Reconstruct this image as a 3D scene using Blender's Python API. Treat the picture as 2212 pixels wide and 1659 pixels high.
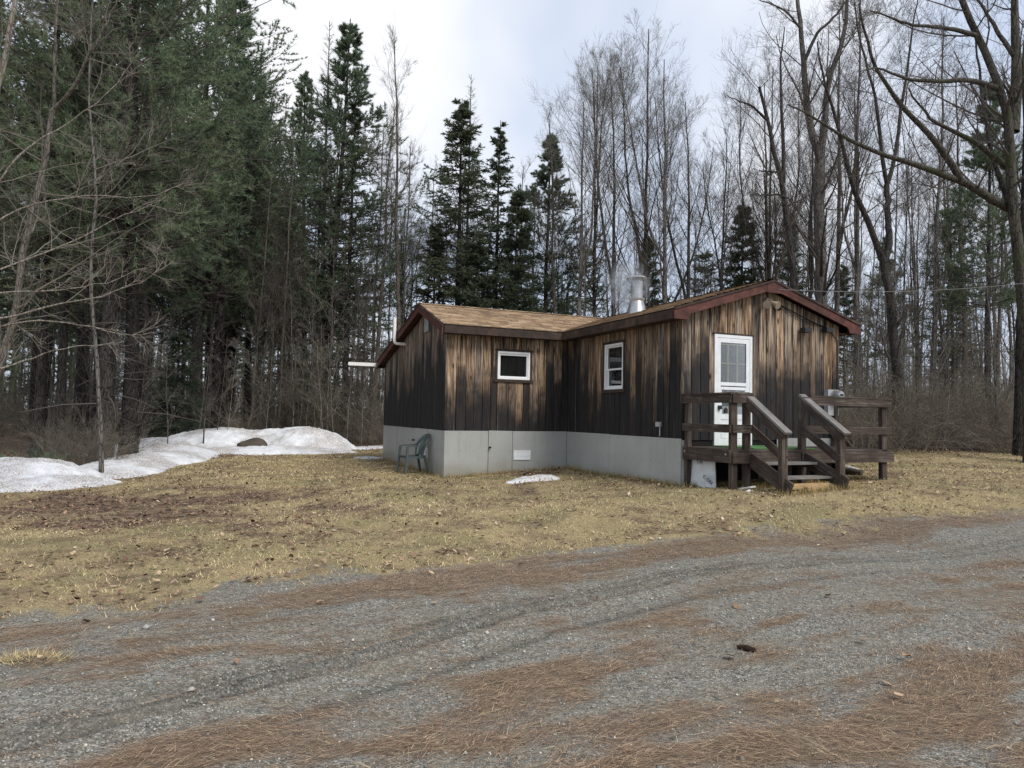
import bpy, math, random
import numpy as np
from mathutils import Matrix, Vector

for o in list(bpy.data.objects):
    bpy.data.objects.remove(o)
SC = bpy.context.scene
COL = SC.collection
R = math.radians

# ------------------------------------------------------------------ camera, sky, sun, exposure
EYE = Vector((0.0, 0.0, 1.6))
F = 1522.0                       # focal length for a 2212 px wide frame
cam_d = bpy.data.cameras.new('camera')
cam_d.sensor_width = 36.0
cam_d.lens = F / 2212.0 * 36.0
cam_d.clip_start = 0.05
cam_d.clip_end = 2000.0
cam = bpy.data.objects.new('camera', cam_d)
COL.objects.link(cam)
CAM_M = Matrix.Rotation(R(90 + 2.56), 4, 'X') @ Matrix.Rotation(R(1.07), 4, 'Z')
cam.matrix_world = Matrix.Translation(EYE) @ CAM_M
SC.camera = cam

SUN_AZ = R(140.0)                # compass bearing of the veiled sun, clockwise from +Y
SUN_EL = R(48.0)
world = bpy.data.worlds.new('World')
SC.world = world
world.use_nodes = True
wt = world.node_tree
wt.nodes.clear()


def nd(nt, typ, ins=None, **props):
    n = nt.nodes.new(typ)
    for k, v in props.items():
        setattr(n, k, v)
    for k, v in (ins or {}).items():
        s = n.inputs[k]
        if isinstance(v, bpy.types.NodeSocket):
            nt.links.new(v, s)
        else:
            s.default_value = v
    return n


def c4(c):
    return (c[0], c[1], c[2], 1.0)


def mixc(nt, f, a, b, blend='MIX'):
    n = nd(nt, 'ShaderNodeMix', {0: f, 6: a if isinstance(a, bpy.types.NodeSocket) else c4(a),
                                 7: b if isinstance(b, bpy.types.NodeSocket) else c4(b)},
           data_type='RGBA', blend_type=blend)
    return n.outputs[2]


def mth(nt, op, a, b=0.0, c=0.0, clamp=False):
    return nd(nt, 'ShaderNodeMath', {0: a, 1: b, 2: c}, operation=op, use_clamp=clamp).outputs[0]


def sstep(nt, v, a, b, lo=0.0, hi=1.0):
    return nd(nt, 'ShaderNodeMapRange', {0: v, 1: a, 2: b, 3: lo, 4: hi}, interpolation_type='SMOOTHSTEP').outputs[0]


def noise(nt, vec, scale, detail=4.0, rough=0.55, dist=0.0):
    return nd(nt, 'ShaderNodeTexNoise', {'Vector': vec, 'Scale': scale, 'Detail': detail, 'Roughness': rough,
                                         'Distortion': dist}).outputs[0]


def ramp(nt, fac, stops, interp='LINEAR'):
    n = nd(nt, 'ShaderNodeValToRGB', {0: fac})
    cr = n.color_ramp
    cr.interpolation = interp
    while len(cr.elements) > 1:
        cr.elements.remove(cr.elements[-1])
    cr.elements[0].position = stops[0][0]
    cr.elements[0].color = c4(stops[0][1])
    for p, c in stops[1:]:
        e = cr.elements.new(p)
        e.color = c4(c)
    return n.outputs[0]


sky = nd(wt, 'ShaderNodeTexSky', sky_type='NISHITA', sun_disc=False)
sky.sun_elevation = SUN_EL
sky.sun_rotation = SUN_AZ
sky.air_density = 1.0
sky.dust_density = 2.0
tc = nd(wt, 'ShaderNodeTexCoord').outputs['Generated']
cl = noise(wt, tc, 2.1, 4.0, 0.5, 0.4)
cover = sstep(wt, cl, 0.40, 0.70)
cl2 = noise(wt, tc, 3.0, 3.0, 0.5)
cloud = ramp(wt, cl2, [(0.3, (0.82, 0.86, 0.95)), (0.7, (1.0, 1.0, 1.0))])
skyc = nd(wt, 'ShaderNodeVectorMath', {0: sky.outputs[0], 'Scale': 0.12}, operation='SCALE').outputs[0]
veil = mixc(wt, 0.75, skyc, (0.70, 0.79, 0.96))
bgc = mixc(wt, cover, veil, cloud)
bg = nd(wt, 'ShaderNodeBackground', {'Color': bgc, 'Strength': 0.60})
wo = nd(wt, 'ShaderNodeOutputWorld', {'Surface': bg.outputs[0]})

sun_d = bpy.data.lights.new('sun', 'SUN')
sun_d.energy = 1.5
sun_d.angle = R(24)
sun_d.color = (1.0, 0.965, 0.90)
sun = bpy.data.objects.new('sun', sun_d)
COL.objects.link(sun)
to_sun = Vector((math.sin(SUN_AZ) * math.cos(SUN_EL), math.cos(SUN_AZ) * math.cos(SUN_EL), math.sin(SUN_EL)))
sun.rotation_euler = to_sun.to_track_quat('Z', 'Y').to_euler()

vs = SC.view_settings
vs.view_transform = 'Standard'
vs.look = 'None'
vs.exposure = 0.88
vs.gamma = 1.0
vs.use_curve_mapping = False
cy = SC.cycles
cy.max_bounces = 4
cy.diffuse_bounces = 2
SC.render.use_persistent_data = False
SC.render.filter_size = 1.0
cy.glossy_bounces = 2
cy.transmission_bounces = 4
cy.transparent_max_bounces = 8
cy.volume_bounces = 0
cy.sample_clamp_indirect = 4.0
cy.caustics_reflective = False
cy.caustics_refractive = False
cy.use_adaptive_sampling = True
cy.adaptive_threshold = 0.01
cy.use_denoising = True
cy.denoiser = 'OPENIMAGEDENOISE'
cy.denoising_input_passes = 'RGB_ALBEDO_NORMAL'
cy.denoising_prefilter = 'NONE'

# ------------------------------------------------------------------ object helpers
MS = {}


def link(name, data, mat=None, parent=None, label=None, cat=None, group=None, kind=None, loc=None):
    o = bpy.data.objects.new(name, data)
    COL.objects.link(o)
    if mat is not None and data is not None and hasattr(data, 'materials') and len(data.materials) == 0:
        data.materials.append(MS[mat] if isinstance(mat, str) else mat)
    if parent is not None:
        o.parent = parent
    if loc is not None:
        o.location = loc
    for k, v in (('label', label), ('category', cat), ('group', group), ('kind', kind)):
        if v:
            o[k] = v
    return o


def thing(name, label, cat, loc=(0, 0, 0), rz=0.0, group=None):
    o = link(name, None, None, None, label, cat, group)
    o.location = loc
    o.rotation_euler = (0, 0, rz)
    o.empty_display_size = 0.3
    return o


def np_mesh(name, V, faces, smooth=False, col=None):
    """V (n,3); faces: list of (m,4) / (m,3) index arrays; col (n,3) per-vertex colour."""
    me = bpy.data.meshes.new(name)
    V = np.asarray(V, dtype=np.float32)
    faces = [np.asarray(f, dtype=np.int32) for f in faces if len(f)]
    loops = np.concatenate([f.ravel() for f in faces])
    tot = np.concatenate([np.full(len(f), f.shape[1], dtype=np.int32) for f in faces])
    st = np.concatenate([[0], np.cumsum(tot)[:-1]]).astype(np.int32)
    me.vertices.add(len(V))
    me.vertices.foreach_set('co', V.ravel())
    me.loops.add(len(loops))
    me.loops.foreach_set('vertex_index', loops)
    me.polygons.add(len(tot))
    me.polygons.foreach_set('loop_start', st)
    me.polygons.foreach_set('loop_total', tot)
    me.polygons.foreach_set('use_smooth', np.full(len(tot), smooth, dtype=bool))
    if col is not None:
        a = me.attributes.new('tint', 'FLOAT_COLOR', 'POINT')
        c = np.ones((len(V), 4), dtype=np.float32)
        c[:, :np.asarray(col).shape[1]] = col
        a.data.foreach_set('color', c.ravel())
    me.update(calc_edges=True)
    return me


class MB:
    """collects boxes, beams, prisms and tubes that make ONE part"""

    def __init__(self):
        self.v = []
        self.f = []

    def add(self, vs_, fs):
        b = len(self.v)
        self.v += [tuple(p) for p in vs_]
        self.f += [tuple(i + b for i in q) for q in fs]
        return self

    def box(self, a, b):
        x0, y0, z0 = a
        x1, y1, z1 = b
        return self.add([(x0, y0, z0), (x1, y0, z0), (x1, y1, z0), (x0, y1, z0),
                         (x0, y0, z1), (x1, y0, z1), (x1, y1, z1), (x0, y1, z1)],
                        [(0, 3, 2, 1), (4, 5, 6, 7), (0, 1, 5, 4), (1, 2, 6, 5), (2, 3, 7, 6), (3, 0, 4, 7)])

    def prism(self, poly, ext):
        """poly: list of 3-D points (counter-clockwise seen from +ext), ext: extrusion vector"""
        n = len(poly)
        e = Vector(ext)
        a = [Vector(p) for p in poly]
        b = [p + e for p in a]
        fs = [tuple(range(n - 1, -1, -1)), tuple(range(n, 2 * n))]
        for i in range(n):
            j = (i + 1) % n
            fs.append((i, j, n + j, n + i))
        return self.add(a + b, fs)

    def beam(self, a, b, w, h, up=(0, 0, 1), taper=1.0):
        """rectangular bar from a to b; w sideways, h along up"""
        a = Vector(a); b = Vector(b)
        t = (b - a).normalized()
        u = Vector(up)
        s = t.cross(u).normalized()
        u = s.cross(t).normalized()
        vs_ = []
        for p, k in ((a, 1.0), (b, taper)):
            for sx, sz in ((-1, -1), (1, -1), (1, 1), (-1, 1)):
                vs_.append(p + s * (sx * w / 2 * k) + u * (sz * h / 2 * k))
        return self.add(vs_, [(0, 1, 2, 3)[::-1], (4, 5, 6, 7), (0, 1, 5, 4), (1, 2, 6, 5), (2, 3, 7, 6), (3, 0, 4, 7)])

    def tube(self, pts, rad, n=10, caps=True):
        pts = [Vector(p) for p in pts]
        if not hasattr(rad, '__len__'):
            rad = [rad] * len(pts)
        vs_ = []
        ref = None
        for i, p in enumerate(pts):
            t = (pts[min(i + 1, len(pts) - 1)] - pts[max(i - 1, 0)]).normalized()
            if ref is None:
                ref = Vector((0, 0, 1)) if abs(t.z) < 0.9 else Vector((1, 0, 0))
            s = t.cross(ref).normalized()
            u = s.cross(t).normalized()
            ref = u
            for k in range(n):
                a = 2 * math.pi * k / n
                vs_.append(p + (s * math.cos(a) + u * math.sin(a)) * rad[i])
        fs = []
        for i in range(len(pts) - 1):
            for k in range(n):
                fs.append((i * n + k, i * n + (k + 1) % n, (i + 1) * n + (k + 1) % n, (i + 1) * n + k))
        if caps:
            fs.append(tuple(range(n - 1, -1, -1)))
            fs.append(tuple((len(pts) - 1) * n + k for k in range(n)))
        return self.add(vs_, fs)

    def build(self, name, mat, parent=None, smooth=False, **kw):
        me = bpy.data.meshes.new(name)
        me.from_pydata(self.v, [], self.f)
        if smooth:
            me.polygons.foreach_set('use_smooth', [True] * len(me.polygons))
            try:
                me.set_sharp_from_angle(angle=R(40))
            except Exception:
                pass
        me.update()
        return link(name, me, mat, parent, **kw)


def box(name, a, b, mat, parent=None, **kw):
    return MB().box(a, b).build(name, mat, parent, **kw)


def ray(px, py):
    d = CAM_M.to_3x3() @ Vector(((px - 1106.0) / F, -(py - 829.5) / F, -1.0))
    return d


def W(px, py, Y):
    """point that stands Y metres ahead on the sight line through a place seen in the photograph"""
    d = ray(px, py)
    return EYE + d * (Y / d.y)


# ------------------------------------------------------------------ cheap noise for terrain and scatter
_rg = np.random.default_rng(11)
_T = _rg.random((256, 256))


def vnoise(x, y, s, seed=0):
    x = np.asarray(x) * s + seed * 17.13
    y = np.asarray(y) * s + seed * 31.7
    xi = np.floor(x).astype(int); yi = np.floor(y).astype(int)
    fx = x - xi; fy = y - yi
    fx = fx * fx * (3 - 2 * fx); fy = fy * fy * (3 - 2 * fy)
    a = _T[xi & 255, yi & 255]; b = _T[(xi + 1) & 255, yi & 255]
    c = _T[xi & 255, (yi + 1) & 255]; d = _T[(xi + 1) & 255, (yi + 1) & 255]
    return (a * (1 - fx) + b * fx) * (1 - fy) + (c * (1 - fx) + d * fx) * fy


def fbm(x, y, s, seed=0, o=4):
    t = 0; a = 0.5; n = 0
    for i in range(o):
        t = t + a * vnoise(x, y, s * 2 ** i, seed + i * 3)
        n += a
        a *= 0.5
    return t / n


def smooth01(v, a, b):
    t = np.clip((np.asarray(v) - a) / (b - a), 0, 1)
    return t * t * (3 - 2 * t)


CTRL = np.array([
    (0, 0, 0), (0, 4, 0), (-6, 3, 0), (6, 3, .02), (-4, 5.5, 0), (0, 8, .05), (4, 8, .14), (8, 9, .30), (12, 9, .42),
    (-8, 9, 0), (-4, 11, .06), (0, 12, .17), (3.05, 12.7, .35), (3.6, 11.7, .44), (4, 11.1, .48), (5.4, 11.6, .54),
    (7.4, 13.1, .56), (3.0, 10, .29), (6, 9.5, .33), (-1.47, 15.7, .18), (1.37, 16.9, .37), (0.2, 16.2, .27),
    (-3.8, 21.3, .2), (-2.5, 18, .19), (10, 14, .66), (12, 20, .82), (8, 20, .75), (15, 25, .9), (-10, 16, .05),
    (-12, 12, .05), (-15, 20, .1), (-10, 26, .12), (0, 30, .4), (0, 60, .7), (-30, 40, .3), (30, 40, 1.2),
    (-20, 60, .4), (20, 60, 1.0), (0, 120, .8), (-60, 60, .5), (60, 60, 1.2), (0, -8, 0), (-15, 0, 0), (15, 0, .2),
    (20, 14, .9), (2.1, 14.6, .36), (5, 14, .5)], dtype=float)

TRACK = np.array([(-6.5, -.6), (-4.2, 1.4), (-1.7, 3.9), (.12, 5.64), (1.64, 6.55), (3.6, 7.3), (7, 8.2), (12, 9.0)])


def track_dist(x, y):
    """signed distance from the tyre track"""
    best = np.full(np.shape(x), 1e9); sg = np.zeros(np.shape(x))
    for a, b in zip(TRACK[:-1], TRACK[1:]):
        d = b - a; L2 = d @ d
        t = np.clip(((x - a[0]) * d[0] + (y - a[1]) * d[1]) / L2, 0, 1)
        qx = x - (a[0] + t * d[0]); qy = y - (a[1] + t * d[1])
        dd = np.hypot(qx, qy)
        s = np.sign(d[0] * qy - d[1] * qx)
        m = dd < best
        best = np.where(m, dd, best); sg = np.where(m, s, sg)
    return best * sg


EDGE = np.array([(-60, 4.6), (-8, 5.2), (-4, 5.5), (-3, 5.65), (-2.57, 6.15), (-1.62, 6.6), (.1, 7.75), (2.15, 8.3), (4.5, 9.1),
                 (7.7, 10.3), (12, 11.4), (60, 16)])


def edge(x):
    return np.interp(x, EDGE[:, 0], EDGE[:, 1])


def gh0(x, y):
    x = np.asarray(x, dtype=float); y = np.asarray(y, dtype=float)
    num = 0; den = 0
    for cx, cy_, cz in CTRL:
        w = 1.0 / (((x - cx) ** 2 + (y - cy_) ** 2) + 0.9) ** 1.6
        num = num + w * cz; den = den + w
    return num / den


def gh(x, y):
    """ground height"""
    x = np.asarray(x, dtype=float); y = np.asarray(y, dtype=float)
    z = gh0(x, y)
    lawn = smooth01(y - edge(x), -.2, .3)
    z = z + (fbm(x, y, .8, 2) - .5) * .05 + (fbm(x, y, 4.0, 5, 3) - .5) * (.022 + .018 * lawn)
    d = track_dist(x, y)
    wob = (vnoise(x, y, 5.0, 9) - .5) * .05
    rut = -0.055 * np.exp(-((d + wob) / .075) ** 2) - 0.045 * np.exp(-((d - .22 + wob) / .07) ** 2)
    rut = rut + .03 * np.exp(-((d - .11 + wob) / .06) ** 2) + .03 * np.exp(-((d + .16 + wob) / .08) ** 2)
    z = z + rut * smooth01(x, -4.5, -1.5) * (1 - smooth01(x, 1.6, 4.5)) * (1 - lawn)
    far = smooth01(np.hypot(x, y), 26, 60)
    return z + far * (fbm(x, y, .05, 8) - .5) * 1.2


def g1(x, y):
    return float(gh(np.array([x]), np.array([y]))[0])


def Wg(px, py, z=0.0):
    d = ray(px, py)
    t = (z - EYE.z) / d.z
    p = EYE + d * t
    return p.x, p.y
# ------------------------------------------------------------------ materials
def new_mat(name):
    m = bpy.data.materials.new(name)
    m.use_nodes = True
    nt = m.node_tree
    nt.nodes.clear()
    out = nd(nt, 'ShaderNodeOutputMaterial')
    MS[name] = m
    return m, nt, out


def finish(nt, out, col, rough=0.85, bump=None, bstr=0.4, bdist=0.01, metal=0.0, spec=0.3, **ins):
    d = {'Base Color': col if isinstance(col, bpy.types.NodeSocket) else c4(col), 'Roughness': rough, 'Metallic': metal,
         'Specular IOR Level': spec}
    d.update(ins)
    if bump is not None:
        b = nd(nt, 'ShaderNodeBump', {'Height': bump, 'Strength': bstr, 'Distance': bdist})
        d['Normal'] = b.outputs[0]
    p = nd(nt, 'ShaderNodeBsdfPrincipled', d)
    nt.links.new(p.outputs[0], out.inputs[0])
    return p


def simple(name, col, rough=0.8, var=0.25, scale=8.0, bstr=0.15, metal=0.0, spec=0.3, stretch=(1, 1, 1), dirt=None):
    m, nt, out = new_mat(name)
    co = nd(nt, 'ShaderNodeTexCoord').outputs['Object']
    mp = nd(nt, 'ShaderNodeMapping', {'Vector': co, 'Scale': stretch}).outputs[0]
    n = noise(nt, mp, scale, 5)
    a = tuple(c * (1 - var) for c in col)
    b = tuple(min(1, c * (1 + var)) for c in col)
    c = ramp(nt, n, [(0.3, a), (0.7, b)])
    if dirt:
        n2 = noise(nt, mp, scale * .35, 6, .65)
        c = mixc(nt, sstep(nt, n2, .5, .72, 0, dirt[1]), c, dirt[0])
    finish(nt, out, c, rough, n, bstr, .004, metal, spec)
    return m


def tinted(name, rough=0.9, var=.25, scale=30., spec=0.2, trans=0.0):
    m, nt, out = new_mat(name)
    a = nd(nt, 'ShaderNodeAttribute', attribute_name='tint').outputs['Color']
    co = nd(nt, 'ShaderNodeTexCoord').outputs['Object']
    n = noise(nt, co, scale, 3)
    f = sstep(nt, n, .25, .75, 1 - var, 1 + var)
    c = nd(nt, 'ShaderNodeVectorMath', {0: a, 'Scale': f}, operation='SCALE').outputs[0]
    p = finish(nt, out, c, rough, spec=spec)
    return m


def island(name, stops, rough=0.85, spec=0.2, trans=0.0):
    m, nt, out = new_mat(name)
    g = nd(nt, 'ShaderNodeNewGeometry').outputs['Random Per Island']
    co = nd(nt, 'ShaderNodeTexCoord').outputs['Object']
    n = noise(nt, co, .8, 3)
    oi = nd(nt, 'ShaderNodeObjectInfo').outputs['Random']
    f = mth(nt, 'ADD', mth(nt, 'MULTIPLY', g, .55), mth(nt, 'MULTIPLY', n, .6))
    f = mth(nt, 'ADD', f, mth(nt, 'MULTIPLY', mth(nt, 'SUBTRACT', oi, .5), .25))
    c = ramp(nt, f, stops)
    p = nd(nt, 'ShaderNodeBsdfPrincipled', {'Base Color': c, 'Roughness': rough, 'Specular IOR Level': spec})
    if trans:
        t = nd(nt, 'ShaderNodeBsdfTranslucent', {'Color': c})
        mx = nd(nt, 'ShaderNodeMixShader', {0: trans, 1: p.outputs[0], 2: t.outputs[0]})
        nt.links.new(mx.outputs[0], out.inputs[0])
    else:
        nt.links.new(p.outputs[0], out.inputs[0])
    return m


def bark(name, lo, hi, scale=9.0, moss=None):
    m, nt, out = new_mat(name)
    co = nd(nt, 'ShaderNodeTexCoord').outputs['Object']
    mp = nd(nt, 'ShaderNodeMapping', {'Vector': co, 'Scale': (1, 1, .22)}).outputs[0]
    n = noise(nt, mp, scale, 6, .65, .4)
    v = nd(nt, 'ShaderNodeTexVoronoi', {'Vector': mp, 'Scale': scale * 2.2}, feature='DISTANCE_TO_EDGE').outputs[0]
    f = mth(nt, 'MULTIPLY', n, sstep(nt, v, 0, .12, .55, 1.15))
    c = ramp(nt, f, [(.28, lo), (.62, hi)])
    if moss:
        n2 = noise(nt, co, 1.6, 5, .6)
        c = mixc(nt, sstep(nt, n2, .52, .7, 0, .7), c, moss)
    oi = nd(nt, 'ShaderNodeObjectInfo').outputs['Random']
    c = nd(nt, 'ShaderNodeVectorMath', {0: c, 'Scale': sstep(nt, oi, 0, 1, .7, 1.25)}, operation='SCALE').outputs[0]
    finish(nt, out, c, .95, f, .8, .03, spec=.15)
    return m


def make_mats():
    # weathered vertical boards; object colour carries (stain height / 5, greyness, tone)
    m, nt, out = new_mat('siding')
    co = nd(nt, 'ShaderNodeTexCoord').outputs['Object']
    sp = nd(nt, 'ShaderNodeSeparateXYZ', {0: co})
    oi = nd(nt, 'ShaderNodeObjectInfo')
    oc = nd(nt, 'ShaderNodeSeparateColor', {0: oi.outputs['Color']})
    s = mth(nt, 'MULTIPLY_ADD', sp.outputs[1], 1.37, sp.outputs[0])
    z = sp.outputs[2]
    rnd = oi.outputs['Random']
    r50 = mth(nt, 'MULTIPLY', rnd, 57.0)

    def vec(ks, kz, off=0.0):
        return nd(nt, 'ShaderNodeCombineXYZ', {0: mth(nt, 'MULTIPLY', s, ks), 1: mth(nt, 'ADD', r50, off),
                                               2: mth(nt, 'MULTIPLY', z, kz)}).outputs[0]
    grain = noise(nt, vec(48, 1.3), 1.0, 6, .68, 1.1)
    broad = noise(nt, vec(9, .7, 3), 1.0, 4, .55, .5)
    fine = noise(nt, vec(150, 4.0, 9), 1.0, 3, .6)
    kn = nd(nt, 'ShaderNodeTexVoronoi', {'Vector': vec(7.5, 2.6, 5), 'Scale': 1.0, 'Randomness': 1.0}).outputs[0]
    knot = sstep(nt, kn, .11, .19, 1, 0)
    ring = sstep(nt, kn, .15, .30, 1, 0)
    g = mth(nt, 'ADD', mth(nt, 'MULTIPLY', grain, .62), mth(nt, 'MULTIPLY', broad, .38))
    g = mth(nt, 'MULTIPLY_ADD', g, 1.55, -.275)
    wood = ramp(nt, g, [(.34, (.016, .012, .010)), (.42, (.074, .048, .031)), (.49, (.205, .132, .079)), (.56, (.375, .255, .158)), (.68, (.54, .415, .285))])
    grey = ramp(nt, g, [(.36, (.022, .020, .019)), (.5, (.125, .112, .100)), (.58, (.23, .21, .188)), (.68, (.36, .335, .30))])
    wood = mixc(nt, oc.outputs[1], wood, grey)
    wood = mixc(nt, mth(nt, 'MULTIPLY', ring, .45), wood, (.12, .060, .030))
    wood = mixc(nt, mth(nt, 'MULTIPLY', knot, .85), wood, (.030, .018, .012))
    wood = nd(nt, 'ShaderNodeVectorMath', {0: wood, 'Scale': mth(nt, 'MULTIPLY_ADD', oc.outputs[2], 1.0, .62)}, operation='SCALE').outputs[0]
    # black mildew creeping up from the bottom and running in streaks
    st = mth(nt, 'SUBTRACT', mth(nt, 'MULTIPLY', oc.outputs[0], 5.0), z)
    st = mth(nt, 'ADD', st, mth(nt, 'MULTIPLY', mth(nt, 'SUBTRACT', broad, .5), 2.3))
    st = mth(nt, 'ADD', st, mth(nt, 'MULTIPLY', mth(nt, 'SUBTRACT', grain, .5), 3.0))
    st = mth(nt, 'ADD', st, mth(nt, 'MULTIPLY', mth(nt, 'SUBTRACT', noise(nt, co, 2.3, 4), .5), 1.4))
    stain = sstep(nt, st, -.20, .50, 0, .96)
    crack = sstep(nt, noise(nt, vec(95, .9, 31), 1.0, 3, .6, .4), .33, .43, .85, 0)
    blk = ramp(nt, fine, [(.3, (.0075, .0078, .009)), (.62, (.020, .020, .022)), (.8, (.055, .053, .052))])
    colr = mixc(nt, stain, wood, blk)
    colr = mixc(nt, crack, colr, (.012, .010, .009))
    run = mth(nt, 'MULTIPLY', sstep(nt, noise(nt, vec(17, .30, 41), 1.0, 4, .62, .6), .53, .62, 0, .88), sstep(nt, noise(nt, vec(3, 1.1, 47), 1.0, 3), .38, .56))
    colr = mixc(nt, run, colr, blk)
    # bare weathered streaks inside the black
    colr = mixc(nt, sstep(nt, noise(nt, vec(34, .45, 21), 1., 4, .6), .61, .72, 0, .65), colr, grey)
    h = mth(nt, 'ADD', mth(nt, 'MULTIPLY', grain, .7), mth(nt, 'MULTIPLY', fine, .5))
    finish(nt, out, colr, .88, h, .5, .006, spec=.25)

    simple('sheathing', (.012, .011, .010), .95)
    simple('red_trim', (.088, .033, .026), .7, .45, 6, .25, stretch=(1, 1, 1), dirt=((.035, .020, .017), .8))
    simple('fascia', (.042, .027, .021), .75, .45, 7, .25, dirt=((.14, .085, .055), .6))
    simple('soffit', (.055, .020, .016), .8, .3, 5)
    simple('white_vinyl', (.78, .79, .80), .45, .05, 14, .05, spec=.5, dirt=((.55, .55, .53), .3))
    simple('white_paint', (.72, .74, .75), .55, .06, 10, .1, spec=.4, dirt=((.50, .51, .50), .45))
    simple('yellow_wood', (.62, .53, .30), .6, .1)
    simple('dark_trim', (.045, .032, .025), .85, .4, 12)
    simple('curtain', (.055, .055, .056), .95, .25, 26, stretch=(8, 8, .2))
    simple('shade_cloth', (.30, .31, .31), .9, .08, 5)
    simple('grey_net', (.07, .075, .075), .95, .1)
    simple('room_dark', (.02, .02, .022), .95)
    simple('galv', (.52, .53, .55), .38, .18, 6, .08, metal=.85, dirt=((.30, .29, .27), .5))
    simple('meter_grey', (.36, .37, .38), .5, .12, 9)
    simple('black_plastic', (.02, .02, .021), .45)
    simple('lamp_tan', (.30, .24, .18), .6, .2)
    simple('screw', (.10, .10, .10), .6)
    simple('green_plastic', (.058, .080, .080), .48, .18, 7, .06, spec=.45, dirt=((.12, .15, .145), .5))
    simple('turf_mat', (.07, .17, .055), .95, .35, 40)
    simple('pale_panel', (.62, .65, .66), .55, .10, 4, .1, dirt=((.20, .22, .23), .8))
    simple('ink', (.03, .04, .06), .8)
    simple('red_ink', (.62, .06, .05), .6)
    simple('pvc', (.78, .77, .73), .4, .06)
    simple('skirting_lit', (.40, .41, .41), .9, .14, 9, .3, dirt=((.26, .27, .26), .6))  # skirting grey made paler, the stronger light on the front face in its colour
    simple('fresh_lumber', (.42, .29, .15), .85, .25, 5, .3, stretch=(1, 8, 8))
    simple('wire', (.16, .155, .15), .6)
    simple('boulder', (.075, .062, .048), .95, .35, 3, .5)
    simple('cone', (.045, .026, .018), .9, .5, 60)
    simple('rotten', (.075, .058, .045), .95, .4, 7, .6)
    simple('birch', (.55, .53, .48), .85, .2, 9, .3, stretch=(1, 1, .4))
    # grey painted skirting sheets
    m, nt, out = new_mat('skirting')
    co = nd(nt, 'ShaderNodeTexCoord').outputs['Object']
    n = noise(nt, co, 1.4, 5, .6)
    mp = nd(nt, 'ShaderNodeMapping', {'Vector': co, 'Scale': (14, 14, .8)}).outputs[0]
    n2 = noise(nt, mp, 1., 4)
    oi = nd(nt, 'ShaderNodeObjectInfo').outputs['Color']
    c = ramp(nt, n, [(.3, (.315, .322, .305)), (.7, (.375, .382, .362))])
    c = mixc(nt, sstep(nt, n2, .5, .75, 0, .35), c, (.23, .242, .23))
    zz = nd(nt, 'ShaderNodeSeparateXYZ', {0: co}).outputs[2]
    low = sstep(nt, mth(nt, 'ADD', zz, mth(nt, 'MULTIPLY', mth(nt, 'ADD', n, mth(nt, 'MULTIPLY', n2, .5)), .42)), .55, .95, .8, 0)
    c = mixc(nt, low, c, (.25, .235, .19))
    c = mixc(nt, 1.0, c, oi, 'MULTIPLY')
    finish(nt, out, c, .5, n2, .06, .004, spec=.4)
    # deck lumber, stained dark brown and weathered
    for nm, a, b, cc in (('deck_wood', (.020, .015, .012), (.066, .049, .040), (.19, .168, .145)),
                         ('deck_grey', (.085, .078, .072), (.185, .172, .160), (.30, .29, .275))):
        m, nt, out = new_mat(nm)
        co = nd(nt, 'ShaderNodeTexCoord').outputs['Generated']
        ob = nd(nt, 'ShaderNodeTexCoord').outputs['Object']
        oi = nd(nt, 'ShaderNodeObjectInfo').outputs['Random']
        uv = nd(nt, 'ShaderNodeAttribute', attribute_name='along').outputs['Vector']
        v = nd(nt, 'ShaderNodeVectorMath', {0: uv, 1: nd(nt, 'ShaderNodeCombineXYZ', {0: mth(nt, 'MULTIPLY', oi, 40.), 1: mth(nt, 'MULTIPLY', oi, 9.)}).outputs[0]}, operation='ADD').outputs[0]
        mp = nd(nt, 'ShaderNodeMapping', {'Vector': v, 'Scale': (2.2, 60, 60)}).outputs[0]
        n = noise(nt, mp, 1., 5, .6, .6)
        n2 = noise(nt, ob, 3.2, 4)
        f = mth(nt, 'ADD', mth(nt, 'MULTIPLY', n, .65), mth(nt, 'MULTIPLY', n2, .35))
        c = ramp(nt, f, [(.33, a), (.52, b), (.70, cc)])
        finish(nt, out, c, .85, n, .45, .004, spec=.25)
    # shingles
    m, nt, out = new_mat('shingle')
    a = nd(nt, 'ShaderNodeAttribute', attribute_name='tint').outputs['Color']
    co = nd(nt, 'ShaderNodeTexCoord').outputs['Object']
    n = noise(nt, co, 55, 3, .7)
    n2 = noise(nt, co, 1.3, 4)
    c = nd(nt, 'ShaderNodeVectorMath', {0: a, 'Scale': mth(nt, 'MULTIPLY', sstep(nt, n, .25, .75, .7, 1.3), sstep(nt, n2, .3, .7, .82, 1.12))}, operation='SCALE').outputs[0]
    finish(nt, out, c, .95, n, .5, .004, spec=.15)
    # glass
    m, nt, out = new_mat('glass')
    fr = nd(nt, 'ShaderNodeFresnel', {'IOR': 1.5}).outputs[0]
    tr = nd(nt, 'ShaderNodeBsdfTransparent', {'Color': (.88, .90, .90, 1)})
    gl = nd(nt, 'ShaderNodeBsdfGlossy', {'Color': (1, 1, 1, 1), 'Roughness': .04})
    mx = nd(nt, 'ShaderNodeMixShader', {0: mth(nt, 'MULTIPLY_ADD', fr, .9, .0), 1: tr.outputs[0], 2: gl.outputs[0]})
    nt.links.new(mx.outputs[0], out.inputs[0])
    # snow, old and gritty
    m, nt, out = new_mat('snow')
    co = nd(nt, 'ShaderNodeTexCoord').outputs['Object']
    n = noise(nt, co, 3.0, 6, .65)
    n2 = noise(nt, co, 38, 4, .7)
    n3 = noise(nt, co, .8, 6, .65)
    c = ramp(nt, n, [(.3, (.60, .61, .63)), (.7, (.80, .81, .83))])
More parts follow.
